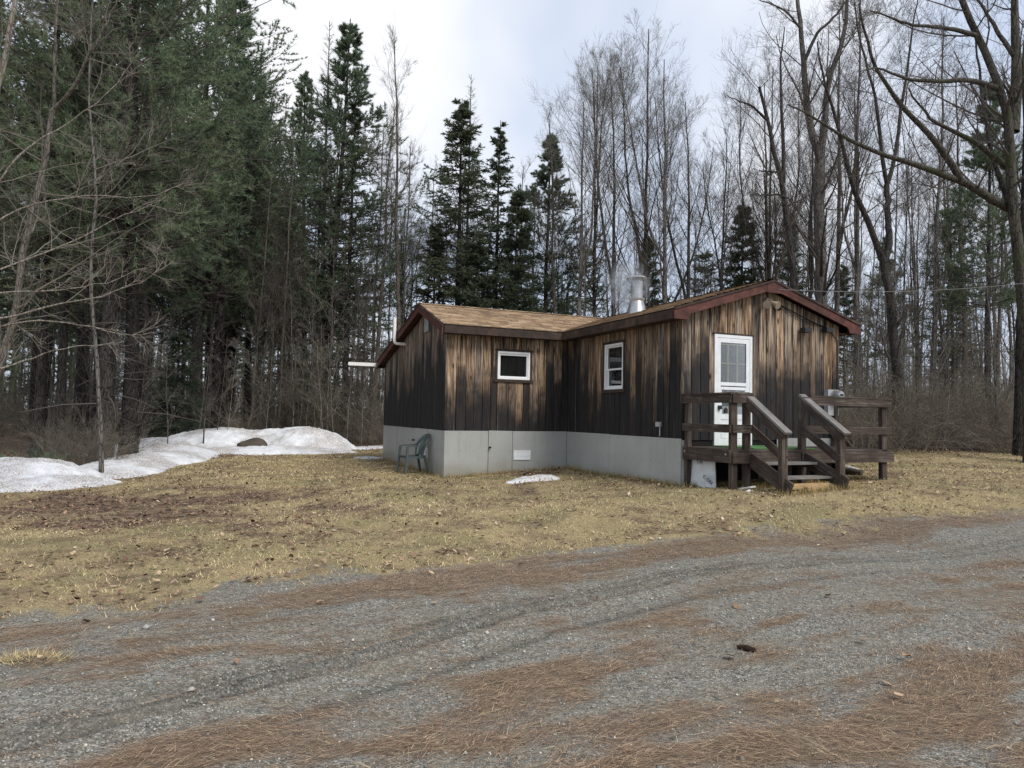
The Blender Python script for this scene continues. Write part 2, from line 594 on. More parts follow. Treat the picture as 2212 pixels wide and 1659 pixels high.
    dz = mth(nt, 'MULTIPLY', sstep(nt, n3, .40, .58), sstep(nt, n2, .40, .58))
    c = mixc(nt, mth(nt, 'MULTIPLY', dz, .85), c, (.24, .18, .13))
    c = mixc(nt, sstep(nt, n2, .60, .66, 0, .75), c, (.13, .095, .07))
    hh = mth(nt, 'ADD', n, mth(nt, 'MULTIPLY', n2, .4))
    finish(nt, out, c, .7, hh, .6, .06, spec=.3)
    # smoke
    m, nt, out = new_mat('smoke_air')
    co = nd(nt, 'ShaderNodeTexCoord').outputs['Object']
    ln = nd(nt, 'ShaderNodeVectorMath', {0: co}, operation='LENGTH').outputs['Value']
    n = noise(nt, co, 3.6, 4, .6, .8)
    d = mth(nt, 'MULTIPLY', sstep(nt, ln, .35, 1.0, 1, 0), sstep(nt, n, .42, .68))
    pv = nd(nt, 'ShaderNodeVolumePrincipled', {'Color': (.9, .92, .95, 1), 'Density': mth(nt, 'MULTIPLY', d, 5.5), 'Anisotropy': 0.0})
    nt.links.new(pv.outputs[0], out.inputs[1])
    # vegetation
    bark('bark_dark', (.012, .0105, .0098), (.058, .052, .047), 9)
    bark('bark_grey', (.035, .030, .027), (.165, .150, .136), 8)
    bark('bark_pale', (.085, .072, .060), (.25, .222, .19), 10, moss=(.13, .13, .08))
    bark('bark_brown', (.030, .024, .020), (.115, .096, .080), 9, moss=(.075, .075, .05))
    bark('bark_mossy', (.030, .027, .022), (.12, .108, .090), 8, moss=(.075, .090, .040))
    island('twig', [(.25, (.085, .078, .068)), (.75, (.205, .188, .162))])
    island('twig_dark', [(.25, (.035, .029, .026)), (.75, (.11, .094, .084))])
    island('twig_pale', [(.25, (.105, .092, .076)), (.75, (.235, .21, .175))])
    island('brush', [(.25, (.095, .080, .066)), (.6, (.175, .150, .122)), (.9, (.27, .24, .18))])
    island('pine_needles', [(.2, (.082, .118, .080)), (.5, (.148, .198, .128)), (.85, (.25, .295, .17))], trans=.45)
    island('spruce_needles', [(.2, (.044, .064, .045)), (.5, (.088, .118, .078)), (.85, (.165, .19, .11))], trans=.4)
    island('hemlock_needles', [(.2, (.065, .085, .055)), (.5, (.130, .155, .095)), (.85, (.22, .23, .13))], trans=.45)
    tinted('ground_bits', .9, .25, 40)
    tinted('stones', .75, .25, 60, .4)


def ground_mat():
    m, nt, out = new_mat('ground')
    a = nd(nt, 'ShaderNodeAttribute', attribute_name='tint')
    sp = nd(nt, 'ShaderNodeSeparateColor', {0: a.outputs['Color']})
    co = nd(nt, 'ShaderNodeTexCoord').outputs['Object']
    n_mid = noise(nt, co, 2.2, 5, .6)
    n_fine = noise(nt, co, 22, 5, .7)
    n_vf = noise(nt, co, 95, 3, .7)
    # gravel
    vo = nd(nt, 'ShaderNodeTexVoronoi', {'Vector': co, 'Scale': 110.0})
    vc = nd(nt, 'ShaderNodeSeparateColor', {0: vo.outputs['Color']})
    gr = ramp(nt, vc.outputs[0], [(.0, (.085, .082, .070)), (.35, (.175, .169, .146)), (.75, (.262, .252, .218)), (.93, (.43, .41, .36)), (1., (.60, .56, .48))])
    vo2 = nd(nt, 'ShaderNodeTexVoronoi', {'Vector': co, 'Scale': 36.0})
    vc2 = nd(nt, 'ShaderNodeSeparateColor', {0: vo2.outputs['Color']})
    gr = mixc(nt, sstep(nt, vc2.outputs[1], .80, .9, 0, .55), gr, (.26, .255, .24))
    gr = mixc(nt, sstep(nt, n_mid, .38, .66, 0, .5), gr, (.225, .198, .150))
    gr = nd(nt, 'ShaderNodeVectorMath', {0: gr, 'Scale': sstep(nt, n_fine, .25, .75, .65, 1.3)}, operation='SCALE').outputs[0]
    # needle litter
    mp = nd(nt, 'ShaderNodeMapping', {'Vector': co, 'Rotation': (0, 0, R(-30)), 'Scale': (14, 120, 30)}).outputs[0]
    ns = noise(nt, mp, 1., 4, .7, 1.2)
    ne = ramp(nt, ns, [(.3, (.090, .062, .042)), (.5, (.20, .142, .094)), (.72, (.35, .262, .175))])
    # lawn
    mg = nd(nt, 'ShaderNodeMapping', {'Vector': co, 'Scale': (60, 60, 60)}).outputs[0]
    ng = noise(nt, mg, 1., 4, .75, 1.0)
    la = ramp(nt, ng, [(.3, (.16, .118, .066)), (.5, (.36, .282, .150)), (.7, (.54, .445, .26))])
    la = mixc(nt, sstep(nt, noise(nt, co, .8, 4), .48, .66, 0, .50), la, (.165, .158, .070))
    la = mixc(nt, sstep(nt, noise(nt, co, 1.9, 5, .65), .46, .64, 0, .65), la, (.165, .115, .075))
    # leaf litter
    vl = nd(nt, 'ShaderNodeTexVoronoi', {'Vector': co, 'Scale': 15.0})
    lv = nd(nt, 'ShaderNodeSeparateColor', {0: vl.outputs['Color']})
    le = ramp(nt, mth(nt, 'ADD', mth(nt, 'MULTIPLY', lv.outputs[0], .6), mth(nt, 'MULTIPLY', n_fine, .4)),
              [(.2, (.065, .042, .030)), (.5, (.155, .105, .072)), (.85, (.30, .22, .15))])
    # soft edges broken by fine noise
    def brk(v, k=.8):
        return sstep(nt, mth(nt, 'ADD', v, mth(nt, 'MULTIPLY', mth(nt, 'SUBTRACT', n_fine, .5), k)), .15, .85)
    gr = mixc(nt, mth(nt, 'MULTIPLY', a.outputs['Alpha'], .9), gr, (.040, .039, .036))
    c = mixc(nt, mth(nt, 'MULTIPLY', brk(sp.outputs[1]), .72), gr, ne)
    c = mixc(nt, brk(sp.outputs[0]), c, la)
    c = mixc(nt, brk(sp.outputs[2]), c, le)
    h = mth(nt, 'ADD', mth(nt, 'MULTIPLY', n_vf, .5), mth(nt, 'MULTIPLY', n_fine, 1.0))
    h = mth(nt, 'SUBTRACT', h, mth(nt, 'MULTIPLY', vo.outputs['Distance'], .5))
    finish(nt, out, c, .93, h, .9, .02, spec=.2)


make_mats()
ground_mat()
# ------------------------------------------------------------------ the ground sheet and what lies on it
def axis(fine0, fine1, step, lo, hi, grow):
    a = list(np.arange(fine0, fine1, step))
    s = step; v = fine1
    while v < hi:
        a.append(v); s = min(s * grow, 40); v += s
    a.append(hi)
    s = step; v = fine0 - step
    b = []
    while v > lo:
        b.append(v); s = min(s * grow, 40); v -= s
    b.append(lo)
    return np.array(b[::-1] + a)


PATCH = [(330, 1400, .55, .28), (620, 1395, .5, .2), (1150, 1450, .55, .18), (560, 1590, .6, .2), (950, 1600, .6, .22), (1130, 1490, .5, .16),
         (1650, 1600, .7, .22), (2080, 1480, .8, .3), (1460, 1545, .6, .2), (1430, 1345, .3, .09), (1960, 1600, .8, .25),
         (250, 1655, .5, .15), (1250, 1250, .9, .25), (1500, 1215, 1.0, .3), (850, 1275, .9, .3), (1000, 1245, .9, .25), (1800, 1170, 1.2, .35),
         (2100, 1140, 1.3, .4), (30, 1370, .4, .2), (2180, 1260, .6, .2), (1660, 1370, .5, .09), (1400, 1640, .6, .15)]
PATCHW = [(Wg(px, py, .03 if py > 1200 else .1), a, b) for px, py, a, b in PATCH]


def masks(x, y):
    e = edge(x)
    n1 = fbm(x, y, 1.3, 21); n2 = fbm(x, y, 4.5, 33, 3)
    lawn = smooth01(y - e + (n1 - .5) * .8 + (n2 - .5) * 1.2, -.50, .50)
    # lawn fades to leaf litter in the woods
    woods = smooth01(y - np.interp(x, [-40, -14, -9.5, -8, -5, -2, 0, 4, 7, 9, 13, 40], [8, 11, 16, 27, 30, 29, 28, 27, 24, 21, 19.5, 20])
                     + (n1 - .5) * 4, -.6, 1.0)
    leaf = np.maximum(woods, smooth01(n1 * .7 + n2 * .3, .50, .66) * .55)
    brown = np.exp(-(((x + 5.8) / 4.2) ** 2 + ((y - 11.0) / 3.2) ** 2)) + .55 * np.exp(-(((x - 8) / 4.) ** 2 + ((y - 13.5) / 3.) ** 2)) + .5 * np.exp(-(((x - 1.) / 3.) ** 2 + ((y - 13.6) / 1.6) ** 2))
    leaf = np.maximum(leaf, smooth01(brown + (n1 - .5) * 1.0 + (n2 - .5) * .8, .25, 1.15))
    mound = np.exp(-(((x - .6) / 1.1) ** 2 + ((y - 15.9) / .7) ** 2))
    leaf = np.maximum(leaf, smooth01(mound + (n2 - .5) * .5, .4, .8))
    leaf = leaf * lawn
    need = np.zeros_like(lawn)
    for (cx, cy_), a, b in PATCHW:
        dx = x - cx; dy = y - cy_
        ca, sa = .92, .39
        u = (dx * ca + dy * sa) / a; v = (-dx * sa + dy * ca) / b
        need = need + np.exp(-(u * u + v * v))
    d = e - y
    band = np.exp(-((d - .3) / .55) ** 2) * smooth01(x, -2.6, -.5)
    need = need * 1.0 + band * .85
    ru = x * .92 + y * .39; rv = -x * .39 + y * .92
    n3 = fbm(ru * .35, rv * 1.6, 2.2, 57) * .6 + fbm(ru * .3, rv * 2.0, 6., 59, 3) * .4
    need = smooth01(need * .8 + (n1 - .5) * 1.3 + (n3 - .5) * 2.6 + (n2 - .5) * 1.0 + .36, .10, 1.35) * (1 - lawn)
    clear = np.exp(-(track_dist(x, y) / .35) ** 2)
    return lawn, need * (1 - .7 * clear), leaf


xs = axis(-4.6, 5.2, .038, -260, 260, 1.085)
ys = axis(2.6, 8.2, .038, -30, 420, 1.07)
GX, GY = np.meshgrid(xs, ys, indexing='ij')
GZ = gh(GX, GY)
la_, ne_, le_ = masks(GX, GY)
d_ = track_dist(GX, GY) + (vnoise(GX, GY, 5.0, 9) - .5) * .05
rut_ = np.exp(-(d_ / .045) ** 2) + .55 * np.exp(-((d_ - .10) / .025) ** 2) + .9 * np.exp(-((d_ - .20) / .04) ** 2) + .45 * np.exp(-((d_ - .29) / .025) ** 2) + .5 * np.exp(-((d_ + .50) / .05) ** 2) + .4 * np.exp(-((d_ - 1.1) / .05) ** 2) + .35 * np.exp(-((d_ - 1.25) / .04) ** 2)
rut_ = np.clip(rut_ * (.35 + 1.5 * fbm(GX, GY, 2.5, 66)), 0, 1) * smooth01(GX, -4.5, -1.2) * (1 - .7 * smooth01(GX, 1.8, 5.)) * (1 - la_)
nx_, ny_ = GX.shape
idx = np.arange(nx_ * ny_).reshape(nx_, ny_)
q = np.stack([idx[:-1, :-1], idx[1:, :-1], idx[1:, 1:], idx[:-1, 1:]], -1).reshape(-1, 4)
gm = np_mesh('ground', np.stack([GX, GY, GZ], -1).reshape(-1, 3), [q], True,
             np.stack([la_.ravel(), ne_.ravel(), le_.ravel(), rut_.ravel()], -1))
link('ground', gm, 'ground', kind='structure')

# house frame, needed to keep litter out of the cabin
HC = Vector((3.12, 12.9, 0.0))
HA = R(23.0)
CH, SH = math.cos(HA), math.sin(HA)


def to_house(x, y):
    dx = x - HC.x; dy = y - HC.y
    return dx * CH + dy * SH, -dx * SH + dy * CH


def in_house(x, y):
    u, v = to_house(x, y)
    return ((u > -3.1) & (u < 3.9) & (v > 4.45) & (v < 10.6)) | ((u > -.02) & (u < 3.9) & (v > -.02) & (v < 6))


rng = np.random.default_rng(5)


def scatter(n, x0, x1, y0, y1, wfun, ypow=1.0):
    """candidate points, denser toward the near edge, thinned by wfun"""
    x = rng.uniform(x0, x1, n)
    y = y0 + (y1 - y0) * rng.random(n) ** ypow
    fr = .80 * (y + 1.2)
    keep = (np.abs(x) < fr) & (rng.random(n) < wfun(x, y)) & ~in_house(x, y)
    return x[keep], y[keep]


def blades(x, y, z, az, lean, L, wd, cols, name, label_kind='stuff', mat='ground_bits', label=None):
    n = len(x)
    d = np.stack([np.cos(az) * np.sin(lean), np.sin(az) * np.sin(lean), np.cos(lean)], -1) * L[:, None]
    sd = np.stack([-np.sin(az), np.cos(az), np.zeros(n)], -1) * (wd[:, None] / 2)
    b = np.stack([x, y, z], -1)
    V = np.stack([b - sd, b + sd, b + d], 1).reshape(-1, 3)
    Fc = np.arange(3 * n).reshape(n, 3)
    me = np_mesh(name, V, [Fc], False, np.repeat(cols, 3, 0))
    return link(name, me, mat, kind=label_kind, label=label)


def pick(n, table, jitter=.25):
    t = np.array([c for _, c in table]); w = np.array([p for p, _ in table]); w = w / w.sum()
    c = t[rng.choice(len(t), n, p=w)]
    return np.clip(c * (1 + (rng.random((n, 1)) - .5) * 2 * jitter), 0, 1)


# dry matted grass
def grass_w(x, y):
    l, n, f = masks(x, y)
    return l * (1 - .8 * f) * (.45 + .75 * fbm(x, y, .9, 51))


gx, gy = scatter(760000, -15, 16, 4.8, 24, grass_w, 1.25)
n = len(gx)
green = smooth01(fbm(gx, gy, .8, 71) + .25 * np.exp(-(((gx - 3.) / 2.2) ** 2 + ((gy - 11.5) / 1.3) ** 2)), .50, .70)
gcol = pick(n, [(5, (.57, .46, .245)), (4, (.68, .57, .345)), (1.8, (.39, .305, .165)), (1.2, (.21, .16, .10))])
gg = pick(n, [(2, (.13, .165, .055)), (1, (.24, .26, .10)), (1, (.075, .095, .035))])
sel = (rng.random(n) < green * .62)[:, None]
gcol = np.where(sel, gg, gcol)
thatch = smooth01(fbm(gx, gy, 1.1, 41) * .55 + fbm(gx, gy, 4., 43) * .45, .44, .58)
gb = pick(n, [(2, (.22, .155, .10)), (1, (.14, .095, .062)), (1, (.33, .25, .16))])
gcol = np.where((rng.random(n) < thatch * .7)[:, None], gb, gcol)
blades(gx, gy, gh(gx, gy) - .004, rng.uniform(0, 2 * np.pi, n), rng.uniform(.85, 1.5, n), rng.uniform(.025, .07, n) * (1 + .01 * gy),
       rng.uniform(.003, .0055, n) * (1 + .05 * gy), gcol, 'grass', label='dry straw coloured lawn grass matted over the yard')


# grass tufts: one pale tuft on the gravel at the left, longer fringe along the skirting and under the porch
def tuft(cx, cy, rx, ry, n, L, name, cols, label, cat=None, kind=None):
    r = np.sqrt(rng.random(n)); a = rng.uniform(0, 2 * np.pi, n)
    x = cx + rx * r * np.cos(a); y = cy + ry * r * np.sin(a)
    az = a + rng.normal(0, 1.5, n)
    o = blades(x, y, gh(x, y) - .005 + .03 * (1 - r), az, rng.uniform(.9, 1.58, n), rng.uniform(.5, 1., n) * L, rng.uniform(.003, .006, n), pick(n, cols), name)
    if cat:
        del o['kind']
        o['label'] = label; o['category'] = cat
    else:
        o['label'] = label
    return o


cx, cy_ = Wg(70, 1432)
tuft(cx, cy_, .24, .11, 420, .10, 'grass_tuft', [(3, (.50, .40, .20)), (2, (.37, .28, .14)), (1, (.26, .19, .11))],
     'pale straw grass tuft alone on the gravel at the far left', 'grass')


def house_pt(u, v):
    return HC.x + u * CH - v * SH, HC.y + u * SH + v * CH


fx, fy, faz = [], [], []
for (u0, v0, u1, v1, k) in ((-.05, -.05, -.05, 4.4, 2600), (-3.1, 4.42, -.1, 4.42, 1700), (-3.14, 4.4, -3.14, 10.5, 1500), (0.3, -1.3, 3.5, -1.0, 1500), (0, -.2, .9, -1.1, 1800), (.2, -2.2, 1.8, -2.2, 900)):
    t = rng.random(k)
    u = u0 + (u1 - u0) * t + rng.normal(0, .07, k); v = v0 + (v1 - v0) * t + rng.normal(0, .07, k)
    if u0 == u1:
        u = u0 - np.abs(u - u0)
    elif v0 == v1 and v0 > 0:
        v = v0 - np.abs(v - v0)
    x, y = house_pt(u, v)
    fx.append(x); fy.append(y)
fx = np.concatenate(fx); fy = np.concatenate(fy); n = len(fx)
blades(fx, fy, gh(fx, fy) - .01, rng.uniform(0, 2 * np.pi, n), rng.uniform(.1, 1.3, n), rng.uniform(.05, .17, n), rng.uniform(.005, .010, n),
       pick(n, [(3, (.42, .32, .15)), (2, (.27, .19, .09)), (1, (.15, .15, .06))]), 'fringe_grass', label='longer dry grass fringing the foot of the grey skirting')


# fallen leaves
def leaf_w(x, y):
    l, n, f = masks(x, y)
    near = np.exp(-((y - edge(x)) / .8) ** 2) * .25
    lump = smooth01(fbm(x, y, 1.4, 47) * .6 + fbm(x, y, 6., 49, 2) * .4, .46, .62)
    return np.clip((.06 + .46 * lump) * l + .85 * f + near * l + .012, 0, 1)


lx, ly = scatter(90000, -16, 17, 3.4, 27, leaf_w, 1.0)
n = len(lx)
brn = np.exp(-(((lx + 6.5) / 4) ** 2 + ((ly - 11.5) / 4) ** 2))
lc = pick(n, [(2.4, (.40, .29, .19)), (.45, (.50, .40, .29)), (3, (.25, .165, .105)), (2.8, (.14, .092, .064)), (.03, (.60, .54, .46))])
lc2 = pick(n, [(3, (.17, .095, .065)), (2, (.10, .055, .042)), (1, (.30, .19, .12))])
lc = np.where((rng.random(n) < brn * .9)[:, None], lc2, lc)
az = rng.uniform(0, 2 * np.pi, n); S = .013 + .028 * rng.random(n) ** 1.9
wd = S * rng.uniform(.5, .9, n)
curl = rng.uniform(-.2, .9, n) * S; z0 = gh(lx, ly) + rng.uniform(.006, .035, n)
ca, sa = np.cos(az), np.sin(az)
tilt = rng.normal(0, .35, n)
loc = np.array([(-1, 0, 0), (-.35, -1, .8), (.45, -.75, .5), (1, 0, .9), (.45, .75, .5), (-.35, 1, .8)])
V = np.zeros((n, 6, 3))
for i, (a, b, c) in enumerate(loc):
    px_ = a * S; py_ = b * wd; pz_ = c * curl + a * S * tilt
    V[:, i, 0] = lx + ca * px_ - sa * py_
    V[:, i, 1] = ly + sa * px_ + ca * py_
    V[:, i, 2] = z0 + np.maximum(pz_, -.015)
b6 = np.arange(n)[:, None] * 6
fl = np.concatenate([b6 + np.array([[0, 1, 2, 3]]), b6 + np.array([[0, 3, 4, 5]])], 0)
me = np_mesh('leaves', V.reshape(-1, 3), [fl], False, np.repeat(lc, 6, 0))
link('fallen_leaves', me, 'ground_bits', kind='stuff', label='curled brown and tan fallen leaves strewn over lawn and woods floor')


# pine needles swept into drifts on the gravel
def needle_w(x, y):
    l, n, f = masks(x, y)
    return np.clip(n ** 1.2 * .9 + .05 + .12 * smooth01(fbm(x, y, 2., 77), .45, .7), 0, 1) * (1 - .85 * l)


nx2, ny2 = scatter(780000, -7, 12, 2.7, 11.2, needle_w, 1.6)
n = len(nx2)
flow = R(25) + (fbm(nx2, ny2, .9, 91, 3) - .5) * 3.2
az = flow + rng.normal(0, .55, n) + np.pi * (rng.random(n) < .5)
ncol = pick(n, [(4, (.27, .175, .115)), (3, (.17, .108, .074)), (2.4, (.40, .28, .18)), (1.6, (.55, .42, .27)), (1, (.09, .060, .046))])
lift = masks(nx2, ny2)[1] * .022
blades(nx2, ny2, gh(nx2, ny2) + rng.random(n) * lift + .003, az, np.pi / 2 - np.abs(rng.normal(0, .10, n)), rng.uniform(.05, .12, n),
       rng.uniform(.0012, .0024, n) * (1 + .07 * ny2), ncol, 'pine_needles', label='drifts of brown fallen pine needles over the gravel drive')


# gravel stones
def stone_w(x, y):
    l, n, f = masks(x, y)
    return (1 - l) * (1 - .85 * n)


sx_, sy_ = scatter(46000, -6.5, 9, 2.7, 9.5, stone_w, 1.8)
n = len(sx_)
rad = rng.gamma(1.6, .0017, n) + .0022
rad[rng.random(n) < .012] *= 2.3
oc = np.array([(1, 0, 0), (0, 1, 0), (-1, 0, 0), (0, -1, 0), (0, 0, 1), (0, 0, -1)], float)
V = oc[None] * (rad[:, None, None] * rng.uniform(.7, 1.35, (n, 6, 1)))
V[:, :, 2] *= .7
an = rng.uniform(0, 6.28, n); c_, s_ = np.cos(an)[:, None], np.sin(an)[:, None]
X = V[:, :, 0] * c_ - V[:, :, 1] * s_; Y = V[:, :, 0] * s_ + V[:, :, 1] * c_
V = np.stack([X + sx_[:, None], Y + sy_[:, None], V[:, :, 2] + (gh(sx_, sy_) + rad * .35)[:, None]], -1)
tf = np.array([(0, 1, 4), (1, 2, 4), (2, 3, 4), (3, 0, 4), (1, 0, 5), (2, 1, 5), (3, 2, 5), (0, 3, 5)])
Fs = (np.arange(n)[:, None, None] * 6 + tf[None]).reshape(-1, 3)
sc_ = pick(n, [(4, (.225, .222, .198)), (3, (.30, .292, .262)), (1.2, (.14, .138, .126)), (1.2, (.44, .42, .37)), (.5, (.62, .58, .50)), (.8, (.30, .24, .18))])
link('gravel', np_mesh('gravel', V.reshape(-1, 3), [Fs], True, np.repeat(sc_, 6, 0)), 'stones', kind='stuff',
     label='loose grey crushed gravel of the drive')


# ------------------------------------------------------------------ snow
def snow(name, blobs, step, label, floor=.012, seed=1, ragged=.35, cat='snow', kind=None):
    x0 = min(b[0] - b[2] * 1.4 - b[3] for b in blobs); x1 = max(b[0] + b[2] * 1.4 + b[3] for b in blobs)
    y0 = min(b[1] - b[3] * 1.4 - b[2] * .5 for b in blobs); y1 = max(b[1] + b[3] * 1.4 + b[2] * .5 for b in blobs)
    x, y = np.meshgrid(np.arange(x0, x1, step), np.arange(y0, y1, step), indexing='ij')
    h = np.full_like(x, -.3)
    n1 = fbm(x, y, .9, seed); n2 = fbm(x, y, 3.5, seed + 7)
    for bx, by, rx, ry, hh, ang in blobs:
        ca_, sa_ = math.cos(ang), math.sin(ang)
        dx = x - bx; dy = y - by
        u = (dx * ca_ + dy * sa_) / rx; v = (-dx * sa_ + dy * ca_) / ry
        d = u * u + v * v + (n1 - .5) * ragged * 2 + (n2 - .5) * ragged
        k = hh * np.sign(1 - d) * np.abs(1 - d) ** .75
        k = np.maximum(k, -.3)
        h = np.maximum(h, k)
    bumpy = (n2 - .5) * .16 * np.clip(h * 3, 0, 1) + (n1 - .5) * .16 * np.clip(h * 2, 0, 1)
    bumpy = bumpy + (fbm(x, y, 9., seed + 3, 3) - .5) * .10 * np.clip(h * 4, 0, 1)
    z = gh(x, y) + np.where(h > 0, np.minimum(h, 5) + bumpy + floor, h * .6)
    ix = np.arange(x.size).reshape(x.shape)
    hq = np.maximum.reduce([h[:-1, :-1], h[1:, :-1], h[1:, 1:], h[:-1, 1:]])
    keep = (hq > 0).ravel()
    qs = np.stack([ix[:-1, :-1], ix[1:, :-1], ix[1:, 1:], ix[:-1, 1:]], -1).reshape(-1, 4)[keep]
    used = np.unique(qs); rm = np.full(x.size, -1); rm[used] = np.arange(len(used))
    me_ = np_mesh(name, np.stack([x, y, z], -1).reshape(-1, 3)[used], [rm[qs]], True)
    return link(name, me_, 'snow', None, label, cat, kind=kind)


snow('snow_bank', [(-10.2, 25.9, 2.9, 1.9, .78, .05), (-8.9, 26.2, 1.8, 1.6, .80, 0), (-7.7, 26.0, 1.9, 1.6, .90, 0), (-12.0, 25.0, 2.3, 1.6, .45, .25), (-8.9, 24.5, 3.4, 1.3, .26, 0),
                   (-10.9, 22.6, 1.5, 2.7, .32, .30), (-10.0, 19.8, 1.25, 2.6, .24, -.02), (-9.7, 17.6, 1.1, 1.8, .24, 0)], .09,
     'long dirty white snowbank with a boulder, in front of the left woods', seed=4)
snow('snow_pile', [(-10.2, 14.6, 1.7, 1.35, .50, .1), (-9.3, 13.7, 1.5, 1.15, .20, .25), (-9.2, 16.2, .9, 1.6, .17, -.1), (-11.8, 13.5, 1.6, 1.5, .30, 0)], .07,
     'smaller rounded snow pile at the left edge of the lawn', seed=9)
sp_ = [(Wg(796, 972, .15), .95, 1.0, .03), (Wg(797, 993, .15), .50, .38, .03)]
snow('snow_patch', [(sp_[0][0][0], sp_[0][0][1], sp_[0][1], sp_[0][2], .04, 0)], .04, 'flat thin snow patch behind, beside the cabin gable end', seed=13, ragged=.5, floor=.012)
snow('snow_patch', [(sp_[1][0][0], sp_[1][0][1], .48, .35, .045, 0)], .03, 'flat thin snow patch in front, just left of the green chair', seed=17, ragged=.4)
p_ = Wg(1150, 1041, .27)
snow('snow_patch', [(p_[0] + .08, p_[1] + .15, .50, .26, .10, .2), (p_[0] - .35, p_[1] - .2, .17, .12, .03, 0)], .025,
     'small lone melting snow patch on the lawn before the grey skirting', seed=23, ragged=.25)
p_ = Wg(232, 985, .1)
snow('snow_patch', [(p_[0], p_[1], .75, .6, .03, 0)], .05, 'thin snow remnant in the woods edge behind the narrow snow strip', seed=29, ragged=.3)
# ------------------------------------------------------------------ cabin (all parts in the cabin's own frame)
rd = random.Random(3)
SK = 1.24          # top of the grey skirting
ZE = 3.60          # roof surface at the eaves
ZR = 4.31          # ridge
BW = 3.87          # width of the front gable wing
AX = -3.08         # gable end of the side wing
AY0, AY1 = 4.5, 10.5
OV, EV = .22, .34  # rake and eave overhangs
RIDGE_Y = 6.15
RIDGE_X = BW / 2
cabin = thing('cabin', 'weathered black-stained wooden cabin with grey skirting and tan shingle roof', 'cabin', HC, HA)

SB = (ZR - ZE) / (RIDGE_X + EV)           # slope of the front gable wing
SA = (ZR - ZE) / (RIDGE_Y - (AY0 - EV))   # front slope of the side wing
SRr = .242                                # long rear slope


def roof_b(x):
    return ZR - abs(x - RIDGE_X) * SB


def roof_a(y):
    return ZR - (RIDGE_Y - y) * SA if y < RIDGE_Y else ZR - (y - RIDGE_Y) * SRr


DROP = .16         # boards stop this far under the roof surface


def plank_wall(P0, d, nrm, length, ztop, openings, stain, width=.2, z0=SK - .03):
    """wall of separate boards. P0 2-D start, d along, nrm outward, ztop(s) height, openings [(s0,s1,z0,z1)], stain(s)->(line, grey, tone)"""
    P0 = Vector((P0[0], P0[1], 0)); d = Vector((d[0], d[1], 0)); nv = Vector((nrm[0], nrm[1], 0))
    # sheathing behind, cut round the openings
    mb = MB()
    cuts = sorted({0.0, length} | {o[0] for o in openings} | {o[1] for o in openings})
    extra = [length * k / 2 for k in (1,)]
    cuts = sorted(set(cuts) | set(extra))
    for a, b in zip(cuts[:-1], cuts[1:]):
        if b - a < 1e-4:
            continue
        mid = (a + b) / 2
        seg = [(.05, None)]
        for o in openings:
            if o[0] - 1e-6 < mid < o[1] + 1e-6:
                seg = [(.05, o[2]), (o[3], None)]
        for lo, hi in seg:
            za = ztop(a) if hi is None else hi
            zb = ztop(b) if hi is None else hi
            pa = P0 + d * a - nv * .10; pb = P0 + d * b - nv * .10
            poly = [(pa.x, pa.y, lo), (pb.x, pb.y, lo), (pb.x, pb.y, zb), (pa.x, pa.y, za)]
            mb.prism(poly, nv * .10)
    wall = mb.build('wall', 'sheathing', cabin)
    s = 0.0
    bounds = [0.0]
    while s < length - .12:
        s += width * rd.uniform(.82, 1.18)
        bounds.append(min(s, length))
    bounds[-1] = length
    for o in openings:
        for e in (o[0], o[1]):
            k = min(range(len(bounds)), key=lambda i: abs(bounds[i] - e))
            if k in (0, len(bounds) - 1):
                bounds.append(e)
            else:
                bounds[k] = e
    bounds = sorted(set(bounds))
    for a, b in zip(bounds[:-1], bounds[1:]):
        if b - a < .02:
            continue
        mid = (a + b) / 2
        seg = [(z0, None)]
        for o in openings:
            if o[0] < mid < o[1]:
                seg = [(z0, o[2]), (o[3], None)]
        st = stain(mid)
        th = .020 + rd.uniform(0, .008)
        for lo, hi in seg:
            g = rd.uniform(.004, .008)
            a2, b2 = a + g, b - g
            za = ztop(a2) if hi is None else hi
            zb = ztop(b2) if hi is None else hi
            if hi is None and lo > min(za, zb) - .02:
                continue
            wob = rd.uniform(-.012, .012) if lo == z0 else 0
            pa = P0 + d * a2; pb = P0 + d * b2
            m2 = MB()
            # eight-sided section: chamfered long edges
            c = .004
            zk = [lo + wob, (za, zb)]
            poly_b = [pa, pa + nv * (th - c), pa + d * c + nv * th, pb - d * c + nv * th, pb + nv * (th - c), pb]
            n_ = len(poly_b)
            vb = [(p.x, p.y, lo + wob) for p in poly_b]
            vt = []
            for p in poly_b:
                t = ((p - pa).dot(d)) / max(1e-6, b2 - a2)
                vt.append((p.x, p.y, za + (zb - za) * t))
            fs = [tuple(range(n_)), tuple(range(2 * n_ - 1, n_ - 1, -1))]
            for i in range(n_):
                j = (i + 1) % n_
                fs.append((i, n_ + i, n_ + j, j))
            m2.add(vb + vt, fs)
            o = m2.build('plank', 'siding', wall)
            o.color = (st[0] / 5.0, st[1], st[2], 1)
    return wall


def stain_bgable(s):      # front gable
    base = 2.45 - .25 * math.sin(s * 1.6)
    return (base + rd.choice((0, 0, 0, .5)) + rd.uniform(-.55, .5), min(1, max(0, rd.gauss(.30, .25))), rd.uniform(.30, .80))


def stain_bside(s):
    base = 2.5 + .75 * math.exp(-((s - 4.3) / .5) ** 2) + .35 * math.exp(-(s / .35) ** 2)
    return (base + rd.choice((0, 0, 0, .6)) + rd.uniform(-.6, .5), min(1, max(0, rd.gauss(.30, .25))), rd.uniform(.25, .65))


